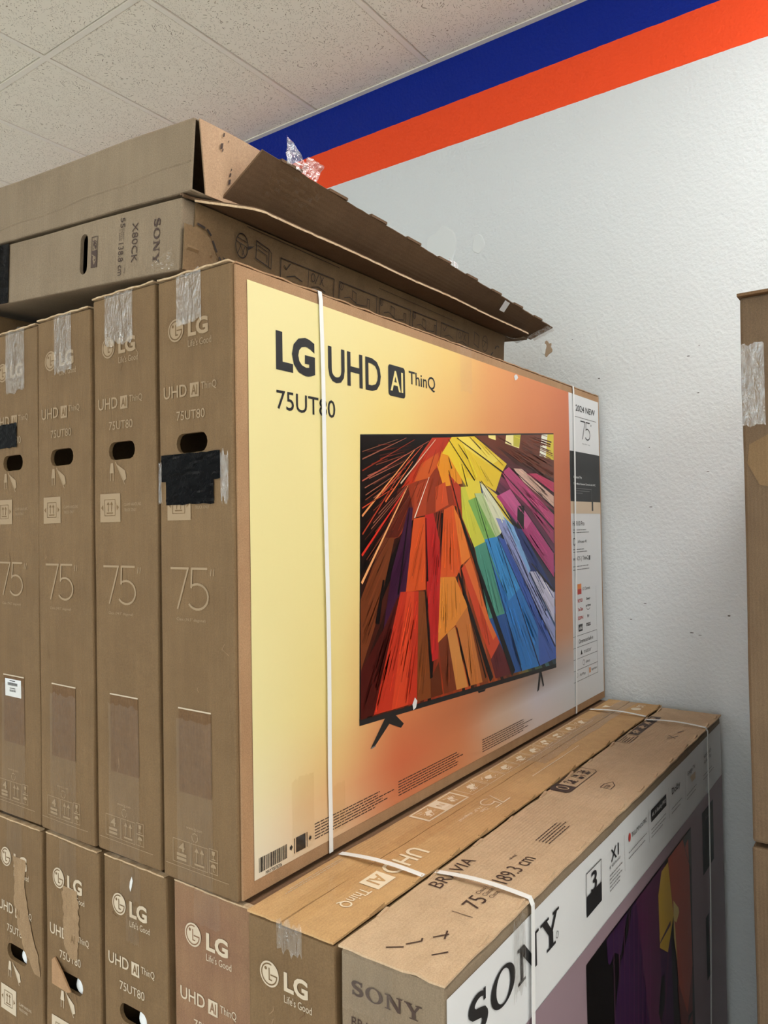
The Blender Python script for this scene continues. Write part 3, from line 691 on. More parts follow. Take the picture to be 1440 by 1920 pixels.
p = Print(RT, topwarp, .0012); seventyfive(p, -.716, -.092, -.640, -.046, .003, 'white_ink'); p.text("Class", -.630, -.066, -.603, -.056, 'white_ink'); p.text("74.5'' diagonal", -.63, -.082, -.53, -.072, 'white_ink'); p.rect(-1.212, -.0675, -.89, -.0655, 'white_ink', 0, 10, 1); p.build('size_print', t)
p = Print(RT, topwarp, .0012)
p.rect(-.672, -.185, -.49, -.130, 'white_ink', 0, 6, 2); p.rect(-.665, -.181, -.605, -.134, 'kraft_warm', .0004, 3, 1); p.rect(-.565, -.181, -.497, -.134, 'kraft_warm', .0004, 3, 1)
pictogram(p, -.66, -.178, -.61, -.137, .0016, 'white_ink', rnd, .0009); pictogram(p, -.56, -.178, -.5, -.137, .0016, 'white_ink', rnd, .0009); p.text('N', -.594, -.166, -.576, -.150, 'kraft_warm', 0, .0005)
for k in range(9):
    a = .69+k*.092; p.box(-a-.084, -.184, -a, -.132, .0014, 'white_ink'); pictogram(p, -a-.08, -.18, -a-.004, -.136, .0016, 'white_ink', rnd)
p.text('LG', -1.80, -.07, -1.765, -.045, 'white_ink', .03); p.poly([(-x, -y) for x, y in arc(1.735, .06, .02, .017, 0, 340, 18)], 'white_ink'); p.poly([(-1.74, -.17), (-1.70, -.17), (-1.72, -.14)], 'white_ink')
p.build('handling_print', t, 'row of white outlined handling pictograms')
p = Print(RT, topwarp, .0012); fine_lines(p, -.235, -.178, -.055, -.166, 2, .0016, 'pale', rnd); p.build('fine_print', t)
TP = Frame((0, 0, LH+.003), (1, 0, 0), (0, 1, 0))
tape_patch(t, TP, topwarp, -.002, .085, 1.0, .140, 'tape', seed=31); tape_patch(t, TP, topwarp, 1.0, .082, 1.836, .142, 'tape_shiny', seed=32)
tape_patch(t, end_frame(W), wp, .07, LH-.045, .125, LH+.004, 'tape_shiny', seed=33, rag=.01)
rt_ = random.Random(8)
def perforations(t, y, z, L, n, sgn, mat='kraft_warm', ins=.006):
    for k in range(n):
        x = .10+(L-.16)*k/(n-1)+rt_.uniform(-.012, .012); l = rt_.uniform(.025, .045); h = rt_.uniform(.004, .009)
        bm = bmesh.new(); a = y; b = y+sgn*ins
        q = [bm.verts.new(c) for c in ((x, a, z-.002), (x+l, a, z-.002), (x+l, b, z), (x, b, z), (x, a, z+h*.3), (x+l, a, z+h), (x+l, b, z+h*.8), (x, b, z+.0008))]
        for f in ((0, 3, 2, 1), (4, 5, 6, 7), (0, 1, 5, 4), (1, 2, 6, 5), (2, 3, 7, 6), (3, 0, 4, 7)): bm.faces.new([q[i] for i in f])
        from_bm('perforation_tab', bm, mat, t)
perforations(t, .001, LH+.003, 1.83, 14, 1)
def strap_top(t, x, ya, yb, z, w=.012, sag=.006, dx=0):
    pts = [Vector((x+dx*i/12, ya+(yb-ya)*i/12, z+sag*math.sin(math.pi*i/12))) for i in range(13)]
    return pts
ribbon('strap', strap_top(t, .252, .189, -.001, LH+.0065, dx=.008), (1, 0, 0), .013, .0008, t)
ribbon('strap', strap_top(t, 1.64, .189, -.001, LH+.0065, dx=.0), (1, 0, 0), .013, .0008, t)

# ---------------------------------------------------------------- white-sided carton in front
W = .188; L = 1.80
t = thing('television_carton', (0, -.414, 0), 'greyish kraft carton with white printed side and large black slab-serif lettering', 'carton'); wp = warper(14, .0018)
carton_body(t, L, W, LH-.003, 'kraft_grey', wp, bev=.006)
def lid(u, v):
    x = -.004+(L+.006)*u; y = -.003+(W+.003)*v
    return Vector((x, y+(.003*noise.noise(Vector((u*30, 2.2, v))) if v < .02 or v > .98 else 0), LH+.004+.0016*noise.noise(Vector((x*5, y*14, 7)))+.003*noise.noise(Vector((v*6, u*3, 9)))*max(0, 1-u*20)-.001*max(0, 1-u*60)))
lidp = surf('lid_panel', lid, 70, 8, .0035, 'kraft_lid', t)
def lw(p): return Vector((0, 0, .0016*noise.noise(Vector((p.x*5, p.y*14, 7)))))
TP = Frame((0, 0, LH+.004), (1, 0, 0), (0, 1, 0)); b = 'brown_ink'
p = Print(TP, lw, .0012); p.text('BRAVIA', .236, .148, .372, .174, b, -.004); p.build('model_print', lidp)
p = Print(TP, lw, .0012); p.rect(.180, .052, .1815, .092, b); p.text('75', .208, .058, .248, .090, b, -.004)
for k, s in enumerate(('Class /', 'Classe /', 'Clase')): p.text(s, .256, .080-.013*k, None, .089-.013*k, b)
p.text('189.3 cm', .316, .056, .444, .088, b, -.004); p.text('diag', .414, .094, .440, .102, b); p.build('size_print', lidp)
p = Print(TP, lw, .0012); fine_lines(p, .522, .060, .650, .096, 5, .0025, b, rnd); p.build('fine_print', lidp)
p = Print(TP, lw, .0012); p.line([(.83, .14), (1.01, .14), (1.022, .148), (1.022, .184), (1.01, .192), (.83, .192), (.819, .184), (.819, .148)], .0022, b, True)
p.poly([(.83, .14), (.87, .14), (.87, .192), (.83, .192), (.819, .184), (.819, .148)], b); p.line(arc(.846, .166, .010, .015, 0, 360, 16), .003, 'kraft_lid', lift=.0006)
for k in range(3): pictogram(p, .88+.045*k, .145, .925+.045*k, .187, .002, b, rnd)
p.line([(.90, .065), (.93, .065), (.955, .078), (.93, .091), (.90, .091)], .002, b, True); p.text('75BR', .905, .072, .93, .084, b)
p.box(1.31, .150, 1.40, .188, .002, b); fine_lines(p, 1.318, .154, 1.392, .184, 4, .003, b, rnd); p.rect(1.41, .152, 1.66, .186, b)
for k in range(4): pictogram(p, 1.415+.06*k, .156, 1.47+.06*k, .182, .003, 'kraft_lid', rnd, .0006)
p.build('handling_print', lidp, 'brown handling pictograms')
p = Print(TP, lw, .0013)
for a, q in (((.055, .10), (.075, .085)), ((.075, .085), (.082, .088)), ((.095, .075), (.115, .060)), ((.10, .058), (.122, .066)), ((.03, .12), (.045, .10)), ((.05, .05), (.07, .035)), ((1.42, .07), (1.46, .05)), ((1.43, .05), (1.455, .075)), ((1.50, .06), (1.53, .05))): p.line([a, q], .003, b)
p.build('scratch', lidp)
perforations(t, .001, LH+.004, L, 13, 1, 'kraft_lid'); perforations(t, W-.006, LH+.004, L, 11, 1, 'kraft_lid')
p = Print(end_frame(W), wp); slab_word(p, .022, LH-.066, .150, LH-.044, 'brown_ink'); p.text('BRAVIA', .022, LH-.115, .09, LH-.100, 'brown_ink'); p.build('maker_print', t, 'dark slab-serif maker lettering')
tape_patch(t, end_frame(W), wp, .005, LH-.09, .10, LH-.004, 'tape', seed=88)
# printed side
def side_sheet(u, v):
    q = Vector((.004+(L-.004)*u, 0, .004+(LH-.026)*v)); return q+wp(q)+Vector((0, -.0012, 0))
spp = surf('side_paper', side_sheet, 24, 18, 0, 'paper', t); spp['label'] = 'white printed paper side'
sw = lambda q: wp(q)
F = SIDE(); zz = lambda z: LH+.006+z
p = Print(F, sw, .0022); p.rect(.006, .02, L-.004, zz(-.200), 'mauve', 0, 24, 14); p.build('colour_band', spp)
p = Print(F, sw, .0028); slab_word(p, .064, zz(-.124), .412, zz(-.064), 'black_ink'); p.line(arc(.402, zz(-.112), .006, .006, 0, 360, 12), .0012, 'black_ink'); p.build('maker_print', spp, 'large black slab-serif lettering')
p = Print(F, sw, .0028); p.line([(.552, zz(-.143)), (.638, zz(-.143)), (.638, zz(-.058)), (.552, zz(-.058))], .002, 'black_ink', True); p.poly([(.552, zz(-.143)), (.638, zz(-.143)), (.638, zz(-.104)), (.552, zz(-.104))], 'black_ink'); p.text('3', .578, zz(-.108), .612, zz(-.066), 'black_ink', .012); p.text('X1', .700, zz(-.088), .752, zz(-.062), 'black_ink', .01); p.text('4K HDR Processor', .690, zz(-.100), .762, zz(-.093), 'black_ink')
fine_lines(p, .69, zz(-.150), .775, zz(-.110), 5, .0022, 'grey_ink', rnd)
p.poly(arc(.828, zz(-.078), .008, .010, 0, 340, 14), 'red_ink'); p.text('TRILUMINOS PRO', .842, zz(-.084), .960, zz(-.073), 'black_ink'); fine_lines(p, .82, zz(-.13), .96, zz(-.105), 2, .002, 'grey_ink', rnd)
p.rect(.995, zz(-.098), 1.130, zz(-.068), 'black_ink', 0, 2, 1); p.text('4K X-Reality PRO', 1.0, zz(-.09), 1.124, zz(-.077), 'paper', 0, .0004); fine_lines(p, .995, zz(-.14), 1.13, zz(-.112), 3, .002, 'grey_ink', rnd)
p.text('Dolby', 1.185, zz(-.092), 1.27, zz(-.070), 'black_ink', .01); fine_lines(p, 1.18, zz(-.14), 1.30, zz(-.118), 2, .002, 'grey_ink', rnd)
p.text('Google TV', 1.35, zz(-.085), 1.44, zz(-.070), 'black_ink'); p.poly([(1.40, zz(-.112)), (1.44, zz(-.112)), (1.44, zz(-.092)), (1.38, zz(-.092))], 'tan_ink'); fine_lines(p, 1.34, zz(-.15), 1.46, zz(-.128), 2, .002, 'grey_ink', rnd)
p.text('works with', 1.55, zz(-.085), 1.65, zz(-.070), 'grey_ink'); p.text('Apple AirPlay', 1.55, zz(-.105), 1.65, zz(-.090), 'grey_ink'); fine_lines(p, 1.54, zz(-.15), 1.68, zz(-.128), 2, .002, 'grey_ink', rnd)
for x in (.79, .975, 1.155, 1.325): p.line([(x, zz(-.14)), (x, zz(-.06))], .001, 'grey_ink')
p.build('feature_print', spp)
p = Print(F, sw, .0028)
K = lambda c: lin(c)
p.rect(.540, .20, 1.372, zz(-.232), 'picture', 0, 12, 8, K((10, 8, 10)))
def pic(c, pts, l): p.poly([(x, zz(z)) for x, z in pts], 'picture', l, K(c))
pic((52, 26, 62), [(.66, -.236), (.9, -.236), (.98, -.5), (.95, -.8), (.72, -.8)], .0003)
pic((84, 38, 70), [(.86, -.236), (1.10, -.236), (1.12, -.48), (1.05, -.72), (.96, -.62)], .0004)
pic((60, 24, 66), [(1.0, -.42), (1.14, -.40), (1.16, -.72), (1.04, -.70)], .00045)
pic((198, 160, 58), [(.90, -.31), (.98, -.25), (1.13, -.245), (1.17, -.40), (1.11, -.47), (1.03, -.42), (.97, -.45), (.93, -.40)], .0005)
pic((176, 80, 62), [(1.13, -.236), (1.34, -.236), (1.36, -.62), (1.29, -.72), (1.21, -.60), (1.17, -.40)], .0005)
pic((214, 190, 110), [(1.17, -.36), (1.22, -.40), (1.26, -.50), (1.20, -.54), (1.17, -.46)], .0006)
pic((120, 52, 48), [(1.20, -.60), (1.36, -.60), (1.34, -.8), (1.24, -.8)], .0004)
pic((70, 66, 60), [(1.28, -.236), (1.372, -.236), (1.372, -.36), (1.32, -.30)], .0006)
for k in range(9): pic((70+k*4, 40, 60+k*3), [(.70+k*.035, -.236), (.705+k*.035, -.236), (.70+k*.03, -.7), (.694+k*.03, -.7)], .0007)
p.build('screen_picture', spp, 'dark picture with yellow and orange petals')
p = Print(F, sw, .0028); p.rect(1.510, zz(-.425), 1.655, zz(-.238), 'black_ink', 0, 2, 3); p.text('sound', 1.55, zz(-.27), 1.62, zz(-.258), 'grey_ink', 0, .0004); p.rect(1.53, zz(-.75), 1.57, zz(-.56), 'black_ink', 0, 1, 3); p.build('accessory_print', spp)
def down(x, dx, top=LH+.008): return [Vector((x, .0, top))] + [Vector((x+dx*i/10, -.0055-.004*math.sin(math.pi*i/10), top-.012-(LH-.03)*i/10)) for i in range(11)]
ribbon('strap', strap_top(t, .286, .187, 0, LH+.0075, dx=.004)+down(.29, -.06)[1:], (1, 0, 0), .013, .0008, t)
ribbon('strap', strap_top(t, 1.595, .187, 0, LH+.0075)+down(1.595, -.06)[1:], (1, 0, 0), .013, .0008, t)
tape_patch(t, F, sw, .215, zz(-.135), .262, zz(-.012), 'tape_shiny', off=.0045, seed=55, rag=.012)

# ---------------------------------------------------------------- upper row
UZ = Z(-.002); UPP = []
for y0, W, H, x0, lab, sd in ((0, .198, 1.120, 0, 'tall kraft carton with yellow and orange printed side and white straps', 21),
        (.2125, .199, 1.125, .004, 'kraft carton directly left of the yellow and orange printed one, plain brown handle hole', 22),
        (.4165, .196, 1.112, .0, 'third carton in the upper row counting from the yellow and orange printed one', 23),
        (.6195, .198, 1.110, .003, 'leftmost carton of the upper row, with white barcode sticker and black tape', 24),
        (.8255, .198, 1.172, .003, 'taller carton beyond the left photo edge, propping up the opened cartons', 25)):
    UPP.append((*uhd_carton(x0, y0, UZ, 1.850, W, H, lab, GU, 'kraft', 'faint', sd, amp=.0005 if sd == 21 else .0022), W, H))
for (t, wp, U, fr, W, H), (a, b_, c) in zip(UPP, ((.142, .075, .09), (.155, .065, .10), (.13, .065, .12), (.13, .05, .14), (.13, .05, .1))):
    tape_patch(t, fr, wp, U(a), H-c, U(b_), H+.003, 'tape_shiny', seed=int(a*1000)+int(H*1000), rag=.006)
    def lip(u, v, W=W, wp=wp, H=H):
        p = Vector((-.003+.02*v, W*(.01+.98*u), H+.002+.003*noise.noise(Vector((u*8, v, H*90))))); return p+wp(p)
    surf('top_flap_edge', lip, 18, 1, .003, 'torn', t)
# black tape over the handle of the printed carton, and the piece on the leftmost one
def black_tape(t, wp, W, ua, ub, z0, z1, sd):
    fr = end_frame(W)
    def f(u, v):
        q = fr.at(ua+(ub-ua)*u, z0+(z1-z0)*v+.003*noise.noise(Vector((u*7, v*2, sd)))); return q+wp(q)+fr.n*(.0028+.0014*noise.noise(Vector((u*5, v*8, sd))))
    return surf('black_tape', f, 14, 10, .0006, 'blacktape', t)
t, wp, U, fr, W, H = UPP[0]
black_tape(t, wp, W, U(.190), U(.030), .740, .790, 1); black_tape(t, wp, W, U(.177), U(.047), .696, .745, 2)
tape_patch(t, fr, wp, U(.028), .70, U(.008), .785, 'tape_shiny', off=.003, seed=71, rag=.008); tape_patch(t, fr, wp, U(.197), .70, U(.188), .775, 'tape_shiny', off=.003, seed=72)
t, wp, U, fr, W, H = UPP[3]; black_tape(t, wp, W, U(.175), U(.085), .845, .900, 3)
p = Print(fr, wp, .002); p.rect(U(.142), .272, U(.074), .312, 'sticker'); 
bc = random.Random(2); x = U(.130)
while x < U(.088): wd = bc.uniform(.0005, .0016); p.rect(x, .297, x+wd, .304, 'black_ink', .0004); x += wd+bc.uniform(.0006, .0014)
for z_ in (.307, .290): p.rect(U(.122), z_, U(.098), z_+.0018, 'black_ink', .0004)
for k in range(9): p.rect(U(.122)+.003*k, .283, U(.122)+.003*k+.0015, .288, 'black_ink', .0004)
fine_lines(p, U(.138), .274, U(.078), .281, 3, .0012, 'grey_ink', bc); p.build('barcode_sticker', t, 'white barcode sticker')

# printed side of the first upper carton
t, wp, U, fr, W, H = UPP[0]; L = 1.85
def panel(u, v):
    q = Vector((.0075+(L-.0085)*u, 0, .002+(H-.003)*v)); r = wp(q)
    rag = (.0035*noise.noise(Vector((u*60, 3, 1)))-.002) if v > .98 else 0
    return q+r+Vector((0, -.005, rag))
sp = surf('side_panel', panel, 60, 16, .0045, 'kraft_side', t)
def topedge(u, v):
    x = .008+(L-.012)*u
    return Vector((x, -.0055+.03*v+(.0025*noise.noise(Vector((u*55, 5, 2))) if v < .1 else 0), H+.002+.0022*noise.noise(Vector((u*40, v, 6)))))
surf('top_flap', topedge, 110, 2, .003, 'kraft_side', t)
SW = lambda q: wp(q); F = SIDE(-.005)
XC = [.034, .25, .5, .75, 1.0, 1.25, 1.548]; ZC = [.03, .12, .17, .3, .6, .85, 1.098]
COL = [[(226, 216, 196), (222, 190, 152), (208, 126, 86), (212, 136, 92), (216, 176, 142), (222, 208, 204), (218, 218, 220)],
 [(229, 219, 186), (226, 182, 130), (205, 108, 72), (207, 126, 84), (214, 186, 164), (214, 208, 214), (218, 218, 220)],
 [(230, 220, 176), (228, 192, 130), (206, 116, 76), (190, 114, 76), (176, 132, 104), (158, 142, 134), (196, 184, 178)],
 [(232, 221, 162), (233, 212, 142), (218, 150, 92), (205, 120, 76), (205, 130, 90), (206, 136, 96), (208, 150, 112)],
 [(234, 221, 158), (235, 220, 154), (238, 205, 124), (230, 160, 98), (216, 130, 84), (206, 116, 76), (204, 120, 80)],
 [(235, 222, 160), (236, 221, 156), (241, 212, 130), (240, 184, 112), (228, 152, 96), (217, 132, 86), (206, 116, 76)],
 [(236, 224, 164), (236, 223, 160), (237, 218, 150), (240, 204, 124), (235, 164, 102), (226, 142, 92), (212, 122, 82)]]
def grad(x, z):
    def seg(a, s):
        for i in range(len(a)-1):
            if s <= a[i+1] or i == len(a)-2: return i, max(0, min(1, (s-a[i])/(a[i+1]-a[i])))
    i, fx = seg(XC, x); j, fz = seg(ZC, z); fx = fx*fx*(3-2*fx)*.5+fx*.5; fz = fz*fz*(3-2*fz)*.5+fz*.5
    c = [((COL[j][i][k]*(1-fx)+COL[j][i+1][k]*fx)*(1-fz)+(COL[j+1][i][k]*(1-fx)+COL[j+1][i+1][k]*fx)*fz) for k in range(3)]
    return lin(c)
p = Print(F, SW, .0012); NX, NZ = 48, 36
for i in range(NX):
    for j in range(NZ):
        xa, xb = (.034+1.514*q/NX for q in (i, i+1)); za, zb = (.027+1.069*q/NZ for q in (j, j+1))
        p.add([(xa, za), (xb, za), (xb, zb), (xa, zb)], [(0, 1, 2, 3)], 'art', 0, [grad(xa, za), grad(xb, za), grad(xb, zb), grad(xa, zb)])
p.build('printed_paper', sp, 'paper with a yellow to orange gradient')
p = Print(F, SW, .0012); p.rect(1.548, .027, 1.838, 1.096, 'paper', 0, 4, 18); p.build('white_column', sp, 'white information column')
bk = 'black_ink'
p = Print(F, SW, .0018); p.text('LG', .106, .945, .218, 1.020, bk, .045); p.text('UHD', .259, .945, .443, 1.018, bk, .016)
r_ = .008; p.poly([(x, z) for c in ((.532, .953, -90), (.532, 1.008, 0), (.480, 1.008, 90), (.480, .953, 180)) for x, z in arc(c[0], c[1], r_, r_, c[2], c[2]+90, 5)], bk)
p.text('AI', .480, .957, .531, 1.004, 'yellow_ink', .012, .0004); p.text('ThinQ', .556, .977, .674, 1.014, bk, .008); p.text('75UT80', .106, .872, .280, .908, bk, .004); p.build('model_print', sp, 'bold black model lettering')
# the printed television: bezel, stand feet, picture of coloured planks running to a vanishing point
def lerp2(a, b, f): return (a[0]+(b[0]-a[0])*f, a[1]+(b[1]-a[1])*f)
def quadgrid(p, q, n, mat, lift, col):
    for i in range(n):
        for j in range(n):
            c = [lerp2(lerp2(q[0], q[1], a/n), lerp2(q[3], q[2], a/n), b/n) for a, b in ((i, j), (i, j+1), (i+1, j+1), (i+1, j))]
            p.poly(c, mat, lift, col)
p = Print(F, SW, .0018)
tl, tr, br, bl = SCREEN
p.line([tl, tr], .006, 'black_ink'); p.line([tr, br], .005, 'black_ink'); p.line([tl, bl], .005, 'black_ink')
quadgrid(p, [(bl[0]-.003, bl[1]+.002), (br[0]+.004, br[1]+.002), (br[0]+.004, br[1]-.013), (bl[0]-.003, bl[1]-.012)], 6, 'black_ink', 0, None)
p.poly([(.865, .207), (.91, .205), (.905, .200), (.87, .201)], 'black_ink', .0003)
p.poly([(.437, .226), (.478, .226), (.40, .176), (.382, .173)], 'black_ink', .0003); p.poly([(.46, .226), (.478, .226), (.512, .199), (.500, .192), (.452, .212)], 'black_ink', .0003)
p.poly([(1.262, .192), (1.278, .192), (1.258, .137), (1.244, .134)], 'black_ink', .0003); p.poly([(1.266, .192), (1.278, .192), (1.297, .145), (1.288, .141)], 'black_ink', .0003)
p.line([(.40, .1755), (.386, .1738)], .003, 'grey_ink', lift=.0006)
p.build('television_print', sp, 'printed black television bezel and splayed feet')
p = Print(F, NOWARP, .0030)
quadgrid(p, SCREEN, 10, 'picture', 0, lin((16, 10, 10)))
VP = (.735, .945); rp = random.Random(12)
def inside(pt, pg):
    r = False
    for (x0, y0), (x1, y1) in zip(pg, pg[1:]+pg[:1]):
        if (y0 > pt[1]) != (y1 > pt[1]) and pt[0] < (x1-x0)*(pt[1]-y0)/(y1-y0)+x0: r = not r
    return r
def ear(pg):
    """split a simple polygon into triangles"""
    from mathutils.geometry import tessellate_polygon
    return tessellate_polygon([[Vector((a, b, 0)) for a, b in pg]])
lay = .0001
# ground of the picture: wedges of colour fanning out from the vanishing point
FAN = [(180, (18, 10, 10)), (214, (26, 12, 10)), (236, (70, 24, 14)), (248, (110, 38, 20)), (262, (150, 52, 26)), (278, (170, 70, 30)), (296, (150, 70, 26)), (304, (110, 120, 60)), (312, (50, 100, 120)), (322, (60, 84, 140)), (334, (110, 44, 84)), (346, (120, 44, 60)), (362, (80, 34, 22))]
def clip(pg, f):
    out = []
    for a, b in zip(pg, pg[1:]+pg[:1]):
        fa, fb = f(a), f(b)
        if fa >= 0: out.append(a)
        if (fa >= 0) != (fb >= 0): out.append(lerp2(a, b, fa/(fa-fb)))
    return out
VQ = (.735, .872); SC = [bl, br, tr, tl]
for (a0, c0), (a1, c1) in zip(FAN, FAN[1:]):
    n_ = max(2, int((a1-a0)/1.3))
    for i in range(n_):
        e0, e1 = (math.radians(a0+(a1-a0)*q/n_) for q in (i, i+1))
        pg = clip(SC, lambda q: math.cos(e0)*(q[1]-VQ[1])-math.sin(e0)*(q[0]-VQ[0])); 
        if len(pg) > 2: pg = clip(pg, lambda q: -(math.cos(e1)*(q[1]-VQ[1])-math.sin(e1)*(q[0]-VQ[0])))
        if len(pg) > 2:
            g = rp.choice((.2, .6, .8, .9, 1, 1.1)); f = i/n_; p.poly(pg, 'picture', .00006, lin(tuple(min(255, (u+(v-u)*f)*g) for u, v in zip(c0, c1))))
for c, pg in PLANKS:
    lay += .00001; k = lin(c)
    p.add(pg, [tuple(q) for q in ear(pg)], 'picture', lay, k)
# grain: slivers that run along the planks towards the vanishing point
for _ in range(2600):
    x, z = rp.uniform(.36, 1.40), rp.uniform(.2, .93)
    top = None
    for c, pg in PLANKS:
        if inside((x, z), pg): top = (c, pg)
    if not top or top[0][0] < 30 or max(top[0]) > 248: continue
    c, pg = top; d = (x-VP[0], z-VP[1]); l = math.hypot(*d)
    if l < .08: continue
    q = rp.uniform(.03, .16); e = (x+d[0]/l*q, z+d[1]/l*q)
    if not inside(e, pg): continue
    w = rp.uniform(.0005, .0026)*(.4+l); nx, nz = -d[1]/l*w, d[0]/l*w
    if not (inside((e[0]+nx, e[1]+nz), pg) and inside((x-nx, z-nz), pg)): continue
    g = rp.choice((.74, .84, .9, .94, 1.07, 1.12, 1.2)); k = lin(tuple(min(255, v*g) for v in c))
    p.poly([(x-nx*.6, z-nz*.6), (e[0]-nx, e[1]-nz), (e[0]+nx, e[1]+nz), (x+nx*.6, z+nz*.6)], 'picture', .0008, k)
for c, a, b_, w in STREAKS:
    l = math.hypot(b_[0]-a[0], b_[1]-a[1]); nx, nz = -(b_[1]-a[1])/l, (b_[0]-a[0])/l
    p.poly([(a[0]-nx*w*.3, a[1]-nz*w*.3), (b_[0]-nx*w*.7, b_[1]-nz*w*.7), (b_[0]+nx*w*.7, b_[1]+nz*w*.7), (a[0]+nx*w*.3, a[1]+nz*w*.3)], 'picture', .0009, lin(c))
for k in range(34):   # dark left side: faint converging lines
    a = lerp2(tl, bl, .04+.5*k/34+rp.uniform(-.01, .01)); f = rp.uniform(.3, .62); s = lerp2(a, (.72, .862), f*.9); e = lerp2(a, (.72, .862), rp.uniform(.02, .2))
    l = math.hypot(e[0]-s[0], e[1]-s[1]); nx, nz = -(e[1]-s[1])/l*.0012, (e[0]-s[0])/l*.0012
    p.poly([(s[0]-nx*.5, s[1]-nz*.5), (e[0]-nx, e[1]-nz), (e[0]+nx, e[1]+nz), (s[0]+nx*.5, s[1]+nz*.5)], 'picture', .00085, lin(rp.choice(((120, 60, 40), (90, 40, 30), (150, 90, 70), (70, 24, 18), (105, 36, 24)))))
p.build('screen_picture', sp, 'picture of rainbow-coloured planks in perspective', True)
p = Print(F, NOWARP, .0046); p.poly([(.545, .236), (.556, .250), (.566, .240), (.560, .226), (.549, .222)], 'paper'); p.build('surface_tear', sp); 
# small print along the foot
rn = random.Random(3); p = Print(F, SW, .0018)
fine_lines(p, .197, .042, .480, .076, 6, .0022, 'brown_ink', rn); fine_lines(p, .487, .040, .810, .076, 6, .0022, 'brown_ink', rn); fine_lines(p, .886, .038, 1.215, .075, 6, .0022, 'brown_ink', rn); p.build('fine_print', sp)
p = Print(F, SW, .0018); x = .045
while x < .118: wd = rn.uniform(.0008, .0028); p.rect(x, .037, x+wd, .063, bk); x += wd+rn.uniform(.0008, .002)
p.text('MAY70078206', .062, .028, .104, .0345, bk); p.build('barcode', sp)
p = Print(F, SW, .0018); p.rect(.143, .038, .170, .066, bk); p.rect(.1375, .038, .1395, .066, bk); p.rect(.1735, .038, .1755, .066, bk)
for s, c in ((1, .130), (-1, .183)): p.poly([(c+.004*s, .052), (c-.001*s, .058), (c-.001*s, .046)], bk); p.rect(c-.004*s, .049, c, .055, bk)
p.build('alignment_mark', sp)
p = Print(F, SW, .0018); p.text('2024 NEW', 1.610, 1.040, 1.800, 1.062, bk, .015); p.rect(1.602, 1.0185, 1.812, 1.0205, 'grey_ink', 0, 4, 1)
seventyfive(p, 1.655, .946, 1.748, 1.008, .004, bk); p.line([(1.755, 1.004), (1.753, .998)], .002, bk); p.line([(1.761, 1.004), (1.759, .998)], .002, bk); p.text("Class (74.5'' diag)", 1.665, .926, 1.742, .931, 'grey_ink')
p.build('size_print', sp)
p = Print(F, SW, .0018); p.rect(1.548, .724, 1.838, .897, bk, 0, 4, 3); p.rect(1.548, .682, 1.838, .724, 'tan_ink', 0, 4, 1)
p.text('AI Sound Pro', 1.575, .804, 1.655, .813, 'paper', .02, .0004); p.text('Your Magic Remote Control with NFC', 1.575, .780, 1.79, .789, 'paper', .02, .0004)
for k, w in enumerate((.19, .16, .09)): p.rect(1.60, .768-.008*k, 1.57+w, .770-.008*k, 'grey_ink', .0004)
p.poly([(1.748, .770), (1.762, .770), (1.762, .692), (1.748, .692)], 'black_ink', .0005); p.line([(1.747, .770), (1.747, .727)], .0015, 'grey_ink', lift=.0006); p.build('remote_print', sp, 'black band with slim remote control')
p = Print(F, SW, .0018); gk = 'grey_ink'
p.text('HDR10 Pro', 1.562, .640, 1.672, .656, bk); fine_lines(p, 1.562, .612, 1.73, .630, 2, .003, gk, rn)
p.line(arc(1.572, .585, .010, .012, 40, 320, 14), .003, bk); p.text('AI Processor 4K', 1.605, .580, 1.69, .590, bk); fine_lines(p, 1.562, .545, 1.70, .562, 2, .003, gk, rn)
p.text('webOS | ThinQ', 1.558, .515, 1.706, .534, bk); p.rect(1.710, .517, 1.722, .533, bk); fine_lines(p, 1.558, .482, 1.75, .505, 2, .003, gk, rn); p.build('feature_print', sp)
p = Print(F, SW, .0018); p.rect(1.594, .402, 1.630, .438, 'orange_ink'); p.poly([(1.594, .420), (1.630, .420), (1.630, .402), (1.594, .402)], 'red_ink', .0003); p.text('LG Channels', 1.640, .413, 1.715, .424, gk)
for s, x0, x1, z, m_ in (('NETFLIX', 1.596, 1.640, .374, 'red_ink'), ('Disney+', 1.675, 1.715, .374, bk), ('YouTube', 1.596, 1.642, .344, 'red_ink'), ('prime', 1.672, 1.718, .350, bk), ('ESPN', 1.596, 1.642, .314, 'red_ink'), ('tv', 1.682, 1.702, .314, bk), ('max', 1.672, 1.716, .284, bk)): p.text(s, x0, z, x1, z+.012, m_, .02)
p.line(arc(1.694, .350, .016, .008, 200, 340, 8), .002, bk); p.rect(1.598, .274, 1.636, .298, bk); p.text('uhd', 1.604, .280, 1.630, .292, 'paper', .02, .0004); p.build('service_print', sp, 'small coloured service lettering')
p = Print(F, SW, .0018)
for z in (.260, .221, .182, .144, .106): p.rect(1.545, z, 1.777, z+.0016, gk, 0, 3, 1)
p.line([(1.775, .26), (1.775, .107)], .0016, gk); p.line([(1.775, .42), (1.775, .27)], .001, gk); p.line([(1.680, .144), (1.680, .108)], .0016, gk)
p.text('Chromecast built-in', 1.598, .233, 1.735, .247, bk); p.poly([(1.612, .193), (1.630, .193), (1.621, .210)], bk); p.text('matter', 1.645, .194, 1.715, .206, gk); p.line(arc(1.64, .163, .010, .009, 0, 360, 12), .0016, gk); p.text('alexa', 1.66, .158, 1.70, .168, gk)
p.line(arc(1.575, .128, .008, .008, 0, 360, 12), .0016, gk); p.text('AirPlay', 1.60, .118, 1.655, .130, bk); p.rect(1.692, .118, 1.704, .136, 'orange_ink'); p.text('Apple Home', 1.712, .120, 1.768, .131, bk); p.build('platform_print', sp)
